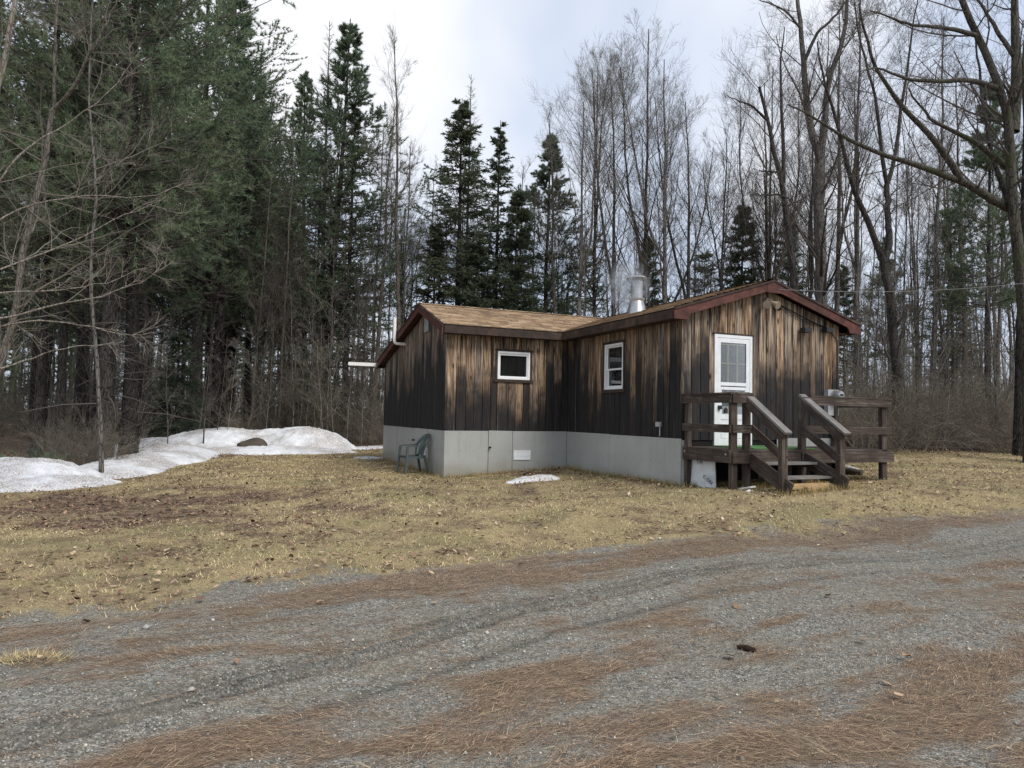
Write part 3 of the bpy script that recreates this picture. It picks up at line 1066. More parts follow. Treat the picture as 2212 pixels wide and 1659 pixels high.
def stain_afront(s):
    base = 2.45 + .6 * math.exp(-((s - 3.0) / .45) ** 2) + .12 * math.sin(s * 3)
    return (base + rd.choice((0, 0, 0, .5)) + rd.uniform(-.65, .55), min(1, max(0, rd.gauss(.20, .22))), rd.uniform(.35, .85))


def stain_agable(s):
    base = 3.1 + .35 * math.sin(s * 1.1 + .4) - .6 * smooth01(s, 4.4, 5.8)
    return (float(base) + rd.uniform(-.6, .5), rd.uniform(.3, .9), rd.uniform(.25, .6))


DOOR = (.70, 1.59, 1.10, 3.20)
WINB = (1.98, 2.74, 2.20, 3.18)      # along +y on the wing's side wall
WINA = (AX + 3.08 - 1.86 + 3.08, -1.04 + 3.08, 2.44, 3.09)
WINA = (-1.86 - AX, -1.04 - AX, 2.44, 3.09)
plank_wall((0, 0), (1, 0), (0, -1), BW, lambda s: roof_b(s) - DROP, [DOOR], stain_bgable, .205)
plank_wall((0, 0), (0, 1), (-1, 0), AY0, lambda s: roof_b(0) - DROP, [WINB], stain_bside, .19)
plank_wall((AX, AY0), (1, 0), (0, -1), -AX, lambda s: roof_a(AY0) - DROP, [WINA], stain_afront, .20)
plank_wall((AX, AY0), (0, 1), (-1, 0), AY1 - AY0, lambda s: roof_a(AY0 + s) - DROP, [], stain_agable, .19)
plank_wall((BW, 0), (0, 1), (1, 0), AY1, lambda s: min(roof_b(BW), roof_a(s) if s > RIDGE_Y else 9) - DROP, [], stain_bside, .25)
plank_wall((AX, AY1), (1, 0), (0, 1), BW - AX, lambda s: roof_a(AY1) - DROP, [], stain_bside, .28)
# corner boards
for (x, y) in ((0, 0), (AX, AY0)):
    m2 = MB().box((x - .034, y - .034, SK + .01), (x + .012, y + .012, ZE - .2))
    o = m2.build('corner_board', 'siding', cabin)
    o.color = (.43, .6, .5, 1)
box('corner_board', (AX - .034, AY1 - .02, SK), (AX + .01, AY1 + .034, roof_a(AY1) - .16), 'siding', cabin).color = (.6, .6, .4, 1)

# ------------------------------------------------------------------ skirting sheets
skirt = MB().box((AX + .05, AY0 + .05, -.1), (BW - .05, AY1 - .05, .1)).build('foundation', 'sheathing', cabin)


def sheets(P0, d, nrm, cuts, tones, z0=-.05, z1=SK, th=.018):
    P0 = Vector((*P0, 0)); d = Vector((*d, 0)); nv = Vector((*nrm, 0))
    for i, (a, b) in enumerate(zip(cuts[:-1], cuts[1:])):
        off = .026 + (.004 if i % 2 else 0)
        pa = P0 + d * (a + .006) + nv * off; pb = P0 + d * (b - .006) + nv * off
        dz = rd.uniform(-.006, .006)
        o = MB().prism([(pa.x, pa.y, z0), (pb.x, pb.y, z0), (pb.x, pb.y, z1 + dz), (pa.x, pa.y, z1 + dz + rd.uniform(-.008, .008))], nv * th).build('skirting_panel', 'skirting', cabin)
        t = tones[i % len(tones)]
        o.color = (t, t, t * 1.0, 1)
        # screw heads
        sm = MB()
        k = max(2, int((b - a) / .3))
        for zz in (z1 - .05, .78, ):
            for j in range(k + 1):
                s_ = a + .05 + (b - a - .1) * j / k
                p = P0 + d * s_ + nv * (off + th)
                q_ = p + nv * .004
                zc = zz + rd.uniform(-.01, .01)
                sm.tube([(p.x, p.y, zc), (q_.x, q_.y, zc)], .008, 6)
        o2 = sm.build('screws', 'screw', o)
        o2['kind'] = 'stuff'


sheets((0, AY0), (0, -1), (-1, 0), [.05, 2.02, 4.5 + .04], [1.04, 1.08])
sheets((AX, AY0), (1, 0), (0, -1), [-.04, 1.02, 1.62, 3.04], [1.0, .98, 1.01])
sheets((AX, AY0), (0, 1), (-1, 0), [-.02, 1.25, 2.42, 4.3, 6.0], [1.0, .97, .85, .82])
o = MB().box((-.02, -.050, -.05), (.14, -.026, SK - .03)).build('skirting_panel', 'skirting_lit', cabin)  # same skirting sheet, painted lighter to carry the light on this face
o = MB().box((.16, -.036, -.05), (BW, -.026, .62)).build('skirting_panel', 'sheathing', cabin)  # near-black sheet: shade of the void under the deck put into its colour
o = MB().box((2.2, -.055, 1.08), (BW - .1, -.037, 1.26)).build('skirting_panel', 'skirting', cabin)
o.color = (.9, .9, .9, 1)
sheets((BW, 0), (0, 1), (1, 0), [0, 2.4, 4.8, 7.2, AY1], [.9])
# pipe stubs
for (x, y, z, nx0, ny0) in ((AX + 1.05, AY0 - .044, .86, 0, -1), (AX - .046, AY0 + 2.44, .93, -1, 0)):
    MB().tube([(x, y, z), (x + nx0 * .07, y + ny0 * .07, z)], .022, 8).build('spigot', 'black_plastic', cabin, smooth=True)


def louvre(name, origin, d, nrm, w, h, mat='white_paint'):
    """flat vent: frame plus slats"""
    O = Vector(origin); d = Vector((*d, 0)); nv = Vector((*nrm, 0)); up = Vector((0, 0, 1))
    fr = MB()
    t = .02

    def slab(s0, s1, z0, z1, n0, n1):
        ps = [O + d * s + up * z + nv * n0 for s, z in ((s0, z0), (s1, z0), (s1, z1), (s0, z1))]
        return ps, nv * (n1 - n0)
    for a in ((0, w, 0, t), (0, w, h - t, h), (0, t, t, h - t), (w - t, w, t, h - t)):
        fr.prism(*slab(*a, 0, .016))
    f_ = fr.build(name, mat, cabin)
    MB().prism(*slab(t, w - t, t, h - t, 0, .003)).build('backing', 'meter_grey', f_)
    k = 6
    for i in range(k):
        zc = t + (h - 2 * t) * (i + .5) / k
        ps = [O + d * s + up * z + nv * n0 for s, z, n0 in ((t, zc - .012, .013), (w - t, zc - .012, .013), (w - t, zc + .012, .006), (t, zc + .012, .006))]
        MB().prism(ps, nv * .004).build('slat', mat, f_)
    return f_


louvre('vent', (-1.43, AY0 - .048, .57), (1, 0), (0, -1), .43, .22)
louvre('vent', (AX - .048, 5.68, .55), (0, 1), (-1, 0), .40, .24)
louvre('vent', (AX - .045, RIDGE_Y - .28, 3.62), (0, 1), (-1, 0), .36, .36, 'meter_grey')

# ------------------------------------------------------------------ roof
roof = MB()
x0, x1 = AX - OV, BW + EV
yF = AY0 - EV
yR = AY1 + .34
T = .03
Pv = {'Bl0': (-EV, -OV, ZE), 'Br0': (BW + EV, -OV, ZE), 'Bp0': (RIDGE_X, -OV, ZR), 'Bp1': (RIDGE_X, RIDGE_Y, ZR), 'V': (-EV, yF, ZE),
      'V2': (BW + EV, yF, ZE), 'Al': (x0, yF, ZE), 'Ap': (x0, RIDGE_Y, ZR), 'Ap1': (x1, RIDGE_Y, ZR), 'Rl': (x0, yR, roof_a(yR)), 'Rr': (x1, yR, roof_a(yR))}
for poly in (['Bl0', 'Bp0', 'Bp1', 'V'], ['Br0', 'V2', 'Bp1', 'Bp0'], ['Al', 'V', 'Bp1', 'Ap'], ['V2', 'Ap1', 'Bp1'], ['Ap', 'Ap1', 'Rr', 'Rl']):
    roof.prism([(Pv[k][0], Pv[k][1], Pv[k][2] - .018) for k in poly][::-1], (0, 0, -T))
roofo = roof.build('roof', 'sheathing', cabin)


def shingle_slope(origin, along, up, L, H, name='shingles'):
    """courses of separate tabs; origin at the eave corner, along the eave, up the slope (3-D unit vectors)"""
    O = Vector(origin); a = Vector(along).normalized(); u = Vector(up).normalized()
    n_ = a.cross(u).normalized()
    if n_.z < 0:
        n_ = -n_
    V = []; Fq = []; C = []
    ex = .142; tw = .30
    rows = int(math.ceil(H / ex))
    for r in range(rows):
        h0 = r * ex - .012; h1 = min(H, h0 + ex + .05)
        off = (r % 2) * tw * .5 + rd.uniform(-.05, .05)
        s = -off
        while s < L:
            w = tw * rd.choice((.6, .8, 1., 1.2))
            s0, s1 = max(s, -.012), min(s + w, L + .012)
            s += w
            if s1 - s0 < .02:
                continue
            hh = h0 + rd.uniform(-.006, .006)
            lift = rd.uniform(.016, .024)
            base = rd.choice(((.33, .235, .150), (.37, .265, .17), (.29, .20, .128), (.40, .295, .195), (.24, .165, .108)))
            k = rd.uniform(.88, 1.12)
            b = len(V)
            for (ss, h_, l_) in ((s0 + .003, hh, lift), (s1 - .003, hh, lift), (s1 - .003, h1, .001), (s0 + .003, h1, .001), (s0 + .003, hh, -.006), (s1 - .003, hh, -.006)):
                p = O + a * ss + u * h_ + n_ * l_
                V.append((p.x, p.y, p.z)); C.append([c * k for c in base])
            Fq += [(b, b + 1, b + 2, b + 3), (b + 4, b + 5, b + 1, b)]
    me_ = np_mesh(name, V, [Fq], False, np.array(C))
    return link(name, me_, 'shingle', roofo, kind='stuff')


uB = Vector((RIDGE_X + EV, 0, ZR - ZE)); uA = Vector((0, RIDGE_Y - yF, ZR - ZE))
shingle_slope(Pv['Al'], (1, 0, 0), uA, RIDGE_X - x0, uA.length)
shingle_slope(Pv['Bl0'], (0, 1, 0), uB, RIDGE_Y + OV, uB.length)
shingle_slope(Pv['Br0'], (0, 1, 0), Vector((-(RIDGE_X + EV), 0, ZR - ZE)), RIDGE_Y + OV, uB.length)
uR = Vector((0, RIDGE_Y - yR, ZR - roof_a(yR)))
shingle_slope(Pv['Rl'], (1, 0, 0), uR, x1 - x0, uR.length)
# ridge caps
for p0, p1, sd, sl in ((Pv['Ap'], Pv['Ap1'], Vector((0, 1, 0)), (SA + SRr) / 2), (Pv['Bp0'], Pv['Bp1'], Vector((1, 0, 0)), SB)):
    p0 = Vector(p0); p1 = Vector(p1); L = (p1 - p0).length; t = (p1 - p0).normalized()
    V = []; Fq = []; C = []
    k = int(L / .15)
    for i in range(k):
        a = p0 + t * (L * i / k) + Vector((0, 0, .03 + .004)); b = p0 + t * (L * (i + 1.25) / k) + Vector((0, 0, .018))
        base = rd.choice(((.42, .31, .20), (.36, .25, .16), (.28, .19, .12)))
        q0 = len(V)
        for p in (a, b):
            for s_ in (-.13, 0, .13):
                v = p + sd * s_ + Vector((0, 0, -abs(s_) * sl))
                V.append(tuple(v)); C.append(base)
        Fq += [(q0, q0 + 1, q0 + 4, q0 + 3), (q0 + 1, q0 + 2, q0 + 5, q0 + 4)]
    link('ridge_caps', np_mesh('ridge_caps', V, [Fq], False, np.array(C)), 'shingle', roofo, kind='stuff')
# drip edge
FZ = .17
fa = MB().box((x0 + .03, yF - .022, ZE - .03 - FZ), (-EV - .022, yF, ZE - .035)).build('fascia', 'fascia', cabin)
fb = MB().box((-EV - .022, -OV + .03, ZE - .03 - FZ), (-EV, yF, ZE - .035)).build('fascia', 'fascia', cabin)
MB().box((BW + EV, -OV + .03, ZE - .03 - FZ), (BW + EV + .022, yR, ZE - .035)).build('fascia', 'fascia', cabin)
zr = roof_a(yR)
MB().box((x0 + .03, yR, zr - .03 - FZ), (x1, yR + .022, zr - .035)).build('fascia', 'fascia', cabin)
# rake boards of the front gable: two sloping boards and a short one at the peak
def rake(pts, ext, mat='red_trim', name='rake_board'):
    return MB().prism(pts, ext).build(name, mat, cabin)


D1, D2 = .035, .035 + .165
pk = .17
yy = -OV
zl = lambda x: roof_b(x)
rake([(-EV - .022, yy, ZE - D1), (-EV - .022, yy, ZE - D2 - .01), (-EV + .28, yy, ZE - D2 - .01), (-EV + .34, yy, zl(-EV + .34) - D2), (RIDGE_X - pk, yy, zl(RIDGE_X - pk) - D2), (RIDGE_X - pk, yy, zl(RIDGE_X - pk) - D1)], (0, -.024, 0))
rake([(BW + EV + .022, yy, ZE - D1), (RIDGE_X + pk, yy, zl(RIDGE_X + pk) - D1), (RIDGE_X + pk, yy, zl(RIDGE_X + pk) - D2), (BW + EV - .34, yy, zl(BW + EV - .34) - D2), (BW + EV - .28, yy, ZE - D2 - .01), (BW + EV + .022, yy, ZE - D2 - .01)], (0, -.024, 0))
rake([(RIDGE_X - pk + .003, yy, zl(RIDGE_X - pk) - D1), (RIDGE_X - pk + .003, yy, zl(RIDGE_X - pk) - D2 - .012), (RIDGE_X + pk - .003, yy, zl(RIDGE_X + pk) - D2 - .012), (RIDGE_X + pk - .003, yy, zl(RIDGE_X + pk) - D1), (RIDGE_X, yy, ZR - D1)], (0, -.030, 0))
# second narrow strip under the shingles (drip board)
for a, b in (((-EV - .02, ZE), (RIDGE_X, ZR)), ((RIDGE_X, ZR), (BW + EV + .02, ZE))):
    MB().prism([(a[0], yy - .026, a[1] - .008), (a[0], yy - .026, a[1] - .048), (b[0], yy - .026, b[1] - .048), (b[0], yy - .026, b[1] - .008)], (0, -.018, 0)).build('drip_edge', 'fascia', cabin)
# side wing gable end
xx = x0
D2a = D1 + .17
rake([(xx, yF - .022, ZE - D1), (xx, RIDGE_Y, ZR - D1), (xx, RIDGE_Y, ZR - D2a), (xx, yF + .20, roof_a(yF + .20) - D2a), (xx, yF + .16, ZE - D2a - .06), (xx, yF - .022, ZE - D2a - .06)], (-.024, 0, 0))
rake([(xx, RIDGE_Y + .003, ZR - D1), (xx, yR, zr - D1), (xx, yR, zr - D2a - .03), (xx, yR - .2, zr - D2a - .03), (xx, yR - .24, roof_a(yR - .24) - D2a), (xx, RIDGE_Y + .003, ZR - D2a)], (-.024, 0, 0))
for a, b in (((yF - .02, ZE), (RIDGE_Y, ZR)), ((RIDGE_Y, ZR), (yR, zr))):
    MB().prism([(xx - .026, a[0], a[1] - .006), (xx - .026, b[0], b[1] - .006), (xx - .026, b[0], b[1] - .046), (xx - .026, a[0], a[1] - .046)], (-.016, 0, 0)).build('drip_edge', 'fascia', cabin)
# soffits (level at the eaves, sloping under the rakes)
MB().box((x0, yF, ZE - D2 + .01), (-.03, AY0 - .03, ZE - D2 + .022)).build('soffit', 'fascia', cabin)
MB().box((-EV, -.03 + .05, ZE - D2 + .012), (-.03, yF, ZE - D2 + .024)).build('soffit', 'fascia', cabin)
MB().box((BW + .03, -.02, ZE - D2 + .012), (BW + EV, AY1, ZE - D2 + .024)).build('soffit', 'red_trim', cabin)
for a, b in (((-EV, ZE), (RIDGE_X, ZR)), ((RIDGE_X, ZR), (BW + EV, ZE))):
    MB().prism([(a[0], -.03, a[1] - .10), (a[0], -.03, a[1] - .12), (b[0], -.03, b[1] - .12), (b[0], -.03, b[1] - .10)], (0, -OV + .03, 0)).build('soffit', 'soffit', cabin)
for a, b in (((yF, ZE), (RIDGE_Y, ZR)), ((RIDGE_Y, ZR), (yR, zr))):
    MB().prism([(AX - .03, a[0], a[1] - .10), (AX - .03, b[0], b[1] - .10), (AX - .03, b[0], b[1] - .12), (AX - .03, a[0], a[1] - .12)], (-OV + .03, 0, 0)).build('soffit', 'soffit', cabin)

# ------------------------------------------------------------------ chimney
CX, CY_ = 1.0, 3.08
cz = roof_b(CX)
chim = MB().tube([(CX, CY_, cz - .12), (CX, CY_, cz + .06), (CX, CY_, cz + .30)], [.235, .215, .145], 20, False).build('chimney', 'galv', cabin, smooth=True)
MB().tube([(CX, CY_, cz + .25), (CX, CY_, cz + .30), (CX, CY_, cz + .325), (CX, CY_, cz + .33)], [.150, .185, .185, .15], 20).build('storm_collar', 'galv', chim, smooth=True)
MB().tube([(CX, CY_, cz + .28), (CX, CY_, cz + .72)], [.135, .135], 22).build('flue_pipe', 'galv', chim, smooth=True)
MB().tube([(CX, CY_, cz + .70), (CX, CY_, cz + .77), (CX, CY_, cz + .80)], [.11, .11, .11], 16).build('flue_neck', 'black_plastic', chim, smooth=True)
MB().tube([(CX, CY_, cz + .785), (CX, CY_, cz + .795), (CX, CY_, cz + .83), (CX, CY_, cz + .85)], [.235, .24, .19, .05], 22).build('rain_cap', 'galv', chim, smooth=True)

# ------------------------------------------------------------------ windows
def window(name, O, d, nrm, w, h, kind):
    """O lower left corner of the opening seen from outside"""
    O = Vector(O); d = Vector((*d, 0)); nv = Vector((*nrm, 0)); up = Vector((0, 0, 1))

    def sl(s0, s1, z0, z1, n0, n1):
        ps = [O + d * s + up * z + nv * n0 for s, z in ((s0, z0), (s1, z0), (s1, z1), (s0, z1))]
        return ps, nv * (n1 - n0)
    fr = MB()
    t = .045
    for a in ((0, w, 0, t), (0, w, h - t, h), (0, t, t, h - t), (w - t, w, t, h - t)):
        fr.prism(*sl(*a, -.07, .034))
    win = fr.build(name, 'white_vinyl', cabin)
    # weathered boards round the opening, thick sill below
    for a, n1 in (((-.07, w + .07, h + .002, h + .055), .045), ((-.055, -.002, -.002, h), .040), ((w + .002, w + .055, -.002, h), .040), ((-.08, w + .08, -.07, -.004), .055)):
        MB().prism(*sl(*a, .0285, n1)).build('casing', 'dark_trim', win)
    if kind == 'slider':
        sh = MB()
        for a in ((t, w - t, t, t + .03), (t, w - t, h - t - .045, h - t), (t, t + .03, t + .03, h - t - .045), (w - t - .03, w - t, t + .03, h - t - .045)):
            sh.prism(*sl(*a, -.05, .008))
        sh.build('sash', 'white_vinyl', win)
        MB().prism(*sl(t + .03, w - t - .03, t + .03, h - t - .045, -.025, -.021)).build('pane', 'glass', win)
        # pleated dark curtain
        cm = MB()
        k = 16
        for i in range(k):
            s0 = t + (w - 2 * t) * i / k; s1 = t + (w - 2 * t) * (i + 1) / k
            na, nb = (-.085, -.105) if i % 2 else (-.105, -.085)
            ps = [O + d * s + up * z + nv * n0 for s, z, n0 in ((s0, .03, na), (s1, .03, nb), (s1, h - .03, nb), (s0, h - .03, na))]
            cm.prism(ps, nv * -.004)
        cm.build('curtain', 'curtain', win)
    else:
        hm = h * .46
        for z0, z1, n0 in ((t, hm, -.055), (hm - .035, h - t, -.03)):
            sh = MB()
            f_ = .035
            for a in ((t, w - t, z0, z0 + f_), (t, w - t, z1 - f_, z1), (t, t + f_, z0 + f_, z1 - f_), (w - t - f_, w - t, z0 + f_, z1 - f_)):
                sh.prism(*sl(*a, n0, n0 + .025))
            so = sh.build('sash', 'white_vinyl', win)
            MB().prism(*sl(t + f_, w - t - f_, z0 + f_, z1 - f_, n0 + .010, n0 + .014)).build('pane', 'glass', so)
        MB().prism(*sl(t, w - t, hm - .02, h - .03, -.10, -.094)).build('blind', 'shade_cloth', win)
        # taped paper outline in the upper pane
        fm = MB()
        for a in ((.12, .50, h - .19, h - .175), (.12, .50, h - .40, h - .385), (.12, .133, h - .385, h - .19), (.487, .50, h - .385, h - .19)):
            fm.prism(*sl(*a, -.030, -.0285))
        fm.build('tape_outline', 'white_paint', win)
        MB().prism(*sl(.2, w - .1, .06, .30, -.35, -.34)).build('indoor_frame', 'shade_cloth', win)
    MB().prism(*sl(-.02, w + .02, -.02, h + .02, -.62, -.6)).build('room_back', 'room_dark', win)
    return win


window('window', (-1.86, AY0, 2.44), (1, 0), (0, -1), .82, .65, 'slider')
window('window', (0, 2.74, 2.20), (0, -1), (-1, 0), .76, .98, 'hung')

# ------------------------------------------------------------------ front door with storm door
DX0, DX1, DZ0, DZ1 = DOOR
dm = MB()
for a in ((DX0, DX0 + .055, DZ0, DZ1), (DX1 - .055, DX1, DZ0, DZ1), (DX0 + .055, DX1 - .055, DZ1 - .06, DZ1)):
    dm.box((a[0], -.045, a[2]), (a[1], .08, a[3]))
door = dm.build('door', 'white_paint', cabin)
L, Rr = DX0 + .058, DX1 - .058
w = Rr - L
st_ = .085
sm = MB()
for a in ((L, L + st_, DZ0 + .01, DZ1 - .065), (Rr - st_, Rr, DZ0 + .01, DZ1 - .065), (L + st_, Rr - st_, DZ1 - .15, DZ1 - .065), (L + st_, Rr - st_, DZ0 + .01, DZ0 + .13),
          (L + st_, Rr - st_, 2.235, 2.30), (L + st_, Rr - st_, 2.16, 2.215), (L + st_, Rr - st_, 1.60, 1.70)):
    sm.box((a[0], -.040, a[2]), (a[1], -.010, a[3]))
storm = sm.build('storm_door', 'white_paint', door)
# a thin lower insert frame, kick panel and moulding strips
MB().box((L + st_, -.030, 2.2151), (Rr - st_, -.014, 2.2349)).build('rail_groove', 'dark_trim', door)
MB().box((L + st_, -.031, DZ0 + .13), (Rr - st_, -.016, 1.60)).build('kick_panel', 'white_paint', door)
mo = MB()
for a in ((L + st_ + .02, Rr - st_ - .02, 1.50, 1.515), (L + st_ + .02, Rr - st_ - .02, DZ0 + .15, DZ0 + .165), (L + st_ + .02, L + st_ + .035, DZ0 + .165, 1.5), (Rr - st_ - .035, Rr - st_ - .02, DZ0 + .165, 1.5)):
    mo.box((a[0], -.038, a[2]), (a[1], -.031, a[3]))
mo.build('moulding', 'white_paint', door)
ins = MB()
for a in ((L + st_, L + st_ + .03, 1.70, 2.16), (Rr - st_ - .03, Rr - st_, 1.70, 2.16)):
    ins.box((a[0], -.036, a[2]), (a[1], -.016, a[3]))
ins.build('lower_insert', 'white_paint', door)
MB().box((L + st_, -.026, 2.30), (Rr - st_, -.022, DZ1 - .15)).build('pane', 'glass', door)
MB().box((L + st_ + .03, -.026, 1.70), (Rr - st_ - .03, -.022, 2.16)).build('pane', 'glass', door)
# inner wooden door behind with six lights in a yellow grid
MB().box((L, -.005, DZ0 + .01), (Rr, .015, 1.93)).build('inner_door', 'white_paint', door)
gm_ = MB()
gx0, gx1, gz0, gz1 = L + .06, Rr - .06, 1.93, 3.02
for k in range(4):
    xk = gx0 + (gx1 - gx0) * k / 3
    gm_.box((xk - .016, -.015, gz0), (xk + .016, .010, gz1))
for zk in (gz0, gz0 + .36, gz0 + .73, gz1):
    gm_.box((gx0 + .0142, -.013, zk - .012), (gx0 + (gx1 - gx0) / 3 - .0142, .008, zk + .012))
    gm_.box((gx0 + (gx1 - gx0) / 3 + .0142, -.013, zk - .012), (gx0 + 2 * (gx1 - gx0) / 3 - .0142, .008, zk + .012))
    gm_.box((gx0 + 2 * (gx1 - gx0) / 3 + .0142, -.013, zk - .012), (gx1 - .0142, .008, zk + .012))
gm_.build('muntin_grid', 'yellow_wood', door)
box('curtain', (L, .030, 2.28), (Rr, .036, 3.14), 'grey_net', door)
box('room_back', (DX0 - .02, .6, DZ0), (DX1 + .02, .62, DZ1), 'room_dark', door)
MB().beam((L + .045, -.07, 1.98), (L + .045, -.07, 2.09), .03, .02, (0, 1, 0)).beam((L + .045, -.040, 2.07), (L + .045, -.07, 2.07), .02, .02).build('handle', 'meter_grey', door)
MB().box((L + .02, -.085, 1.79), (L + .085, -.0405, 1.86)).build('latch', 'black_plastic', door)
MB().box((L + st_ + .10, -.040, 1.72), (L + st_ + .17, -.031, 1.79)).prism([(L + st_ + .10, -.040, 1.79), (L + st_ + .17, -.040, 1.79), (L + st_ + .135, -.040, 1.83)], (0, .008, 0)).build('hanging_ornament', 'dark_trim', door)
# small red and white sticker on the lower pane
so = box('sticker', (Rr - st_ - .27, -.0285, 1.995), (Rr - st_ - .08, -.027, 2.075), 'red_ink', door)
gm_ = MB()
for row, zc, hh in ((0, 2.045, .028), (1, 2.012, .014)):
    k = 7 if row == 0 else 4
    ww = .16 if row == 0 else .09
    for i in range(k):
        xa = Rr - st_ - .175 - ww / 2 + ww * i / k
        gm_.box((xa + .004, -.0300, zc - hh / 2), (xa + .010, -.0287, zc + hh / 2))
        if i % 2 == 0:
            gm_.box((xa + .0102, -.0300, zc + hh / 2 - .006), (xa + ww / k - .002, -.0287, zc + hh / 2))
        if i % 3 != 1:
            gm_.box((xa + .0102, -.0300, zc - hh / 2), (xa + ww / k - .002, -.0287, zc - hh / 2 + .006))
oo = gm_.build('sticker_lettering', 'white_paint', door)
oo['kind'] = 'stuff'
MB().box((DX0 - .04, -.050, DZ1 + .002), (DX1 + .04, -.0285, DZ1 + .03)).build('door_cap', 'dark_trim', door)

# ------------------------------------------------------------------ small fittings on the walls
fl = MB().box((1.90, -.075, 3.86), (2.06, -.03, 3.97)).build('flood_light', 'lamp_tan', cabin)
for (dx, mat) in ((-.16, 'lamp_tan'), (.04, 'lamp_tan')):
    a = Vector((1.96 + dx * .3, -.08, 3.90)); b = Vector((1.96 + dx * 1.4, -.27, 3.80))
    MB().tube([a, a.lerp(b, .45), b], [.030, .050, .078], 12).build('lamp_head', mat, fl, smooth=True)
MB().tube([(2.16, -.05, 3.84), (2.16, -.12, 3.80), (2.16, -.16, 3.76)], [.05, .06, .045], 10).build('sensor', 'black_plastic', fl, smooth=True)
for x, z in ((2.86, 3.42), (3.44, 3.46)):
    ol = MB().box((x - .09, -.20, z - .07), (x + .09, -.055, z + .02)).build('wall_lamp', 'black_plastic', cabin)
    MB().beam((x + .02, -.06, z + .02), (x + .02, -.045, z + .22), .03, .03, (0, 1, 0)).build('bracket', 'black_plastic', ol)
mt = MB().box((3.44, -.14, 1.72), (3.72, -.031, 2.24)).build('electric_meter', 'meter_grey', cabin)
MB().tube([(3.60, -.14, 2.13), (3.60, -.17, 2.13), (3.60, -.30, 2.13), (3.60, -.33, 2.13)], [.10, .10, .085, .07], 16).build('meter_drum', 'galv', mt, smooth=True)
MB().box((3.555, -.336, 2.11), (3.645, -.3305, 2.15)).build('meter_display', 'black_plastic', mt)
MB().tube([(3.80, -.045, 2.24), (3.80, -.045, 3.25), (3.6, -.045, 3.45), (2.9, -.045, 3.66), (2.2, -.045, 3.90)], .009, 6).build('service_cable', 'black_plastic', cabin, smooth=True)
MB().tube([(2.25, -.06, 3.86), (2.5, -.06, 3.74), (2.86, -.06, 3.60), (3.1, -.06, 3.56), (3.44, -.06, 3.52)], .007, 5).build('lamp_cable', 'black_plastic', cabin, smooth=True)
jb = MB().box((-.075, .60, 1.44), (-.029, .73, 1.53)).build('junction_box', 'meter_grey', cabin)
MB().tube([(-.05, .62, 1.44), (-.05, .62, 1.26)], .012, 6).build('conduit', 'meter_grey', jb, smooth=True)
MB().tube([(AX - .02, 8.2, 3.50), (AX - .27, 8.2, 3.50), (AX - .32, 8.2, 3.53), (AX - .335, 8.2, 3.60), (AX - .335, 8.2, 4.20)], .042, 12).build('vent_pipe', 'pvc', cabin, smooth=True)
gt = MB()
for (za, zb, ya, yb) in ((3.03, 3.04, yR + .03, yR + .14), (3.04, 3.13, yR + .03, yR + .04), (3.04, 3.13, yR + .13, yR + .14)):
    gt.box((x0 - .85, ya, za), (x0 + .2, yb, zb))
gt.build('gutter', 'pvc', cabin)
MB().box((x0 + .2, yR - .25, 2.98), (AX + .1, yR + .02, 3.03)).build('gutter_bracket', 'fascia', cabin)

# ------------------------------------------------------------------ smoke from the flue
sw = cabin.matrix_basis @ Vector((CX, CY_, cz + .75))
bm_ = bpy.data.meshes.new('smoke')
V = []
import bmesh
bb = bmesh.new(); bmesh.ops.create_icosphere(bb, subdivisions=3, radius=1.0); bb.to_mesh(bm_); bb.free()
so = link('smoke', bm_, 'smoke_air', kind='stuff', label='thin white smoke drifting from the metal chimney')
so.matrix_basis = Matrix.Translation(Vector((HC.x + CX * CH - CY_ * SH - .22, HC.y + CX * SH + CY_ * CH - .1, cz + .60))) @ Matrix.Diagonal((.60, .45, .70, 1))
# ------------------------------------------------------------------ porch: deck, rails and stairs
ZD = 1.10
DY = -1.28
DXR = 3.72
porch = thing('porch', 'dark brown wooden entry porch with plank rails and front steps', 'porch', HC, HA)


def lumber(name, a, b, w, h, mat='deck_wood', parent=None, up=(0, 0, 1), **kw):
    o = MB().beam(a, b, w, h, up).build(name, mat, parent, **kw)
    L_ = (Vector(b) - Vector(a)).length
    at = o.data.attributes.new('along', 'FLOAT_VECTOR', 'POINT')
    c = []
    for l_ in (0, L_):
        for sx, sz in ((-1, -1), (1, -1), (1, 1), (-1, 1)):
            c += [l_, sx * w / 2, sz * h / 2]
    at.data.foreach_set('vector', c)
    return o


# deck boards run along the wall
yb = -.06
while yb > DY - .03:
    lumber('deck_board', (-.03, yb - .068, ZD - .018), (DXR + .03, yb - .068, ZD - .018), .134, .036, parent=porch)
    yb -= .140
# rim boards
lumber('rim_board', (-.005, -.05, ZD - .13), (-.005, DY - .04, ZD - .13), .04, .185, parent=porch)
lumber('rim_board', (.02, DY - .062, ZD - .135), (.58, DY - .062, ZD - .135), .04, .185, parent=porch)
lumber('rim_board', (.585, DY - .05, ZD - .135), (1.50, DY - .05, ZD - .135), .04, .18, parent=porch)
lumber('rim_board', (1.52, DY - .062, ZD - .135), (DXR + .04, DY - .062, ZD - .135), .04, .195, parent=porch)
lumber('rim_board', (DXR, -.05, ZD - .13), (DXR, DY - .04, ZD - .13), .04, .185, parent=porch)
for x in (.8, 1.6, 2.4, 3.1):
    lumber('joist', (x, -.04, ZD - .12), (x, DY - .03, ZD - .12), .04, .16, parent=porch)
for y in (-.12, DY + .05):
    for z in (ZD - .08,):
        MB().tube([(-.0255, y, z), (-.033, y, z)], .018, 8).build('bolt', 'galv', porch)


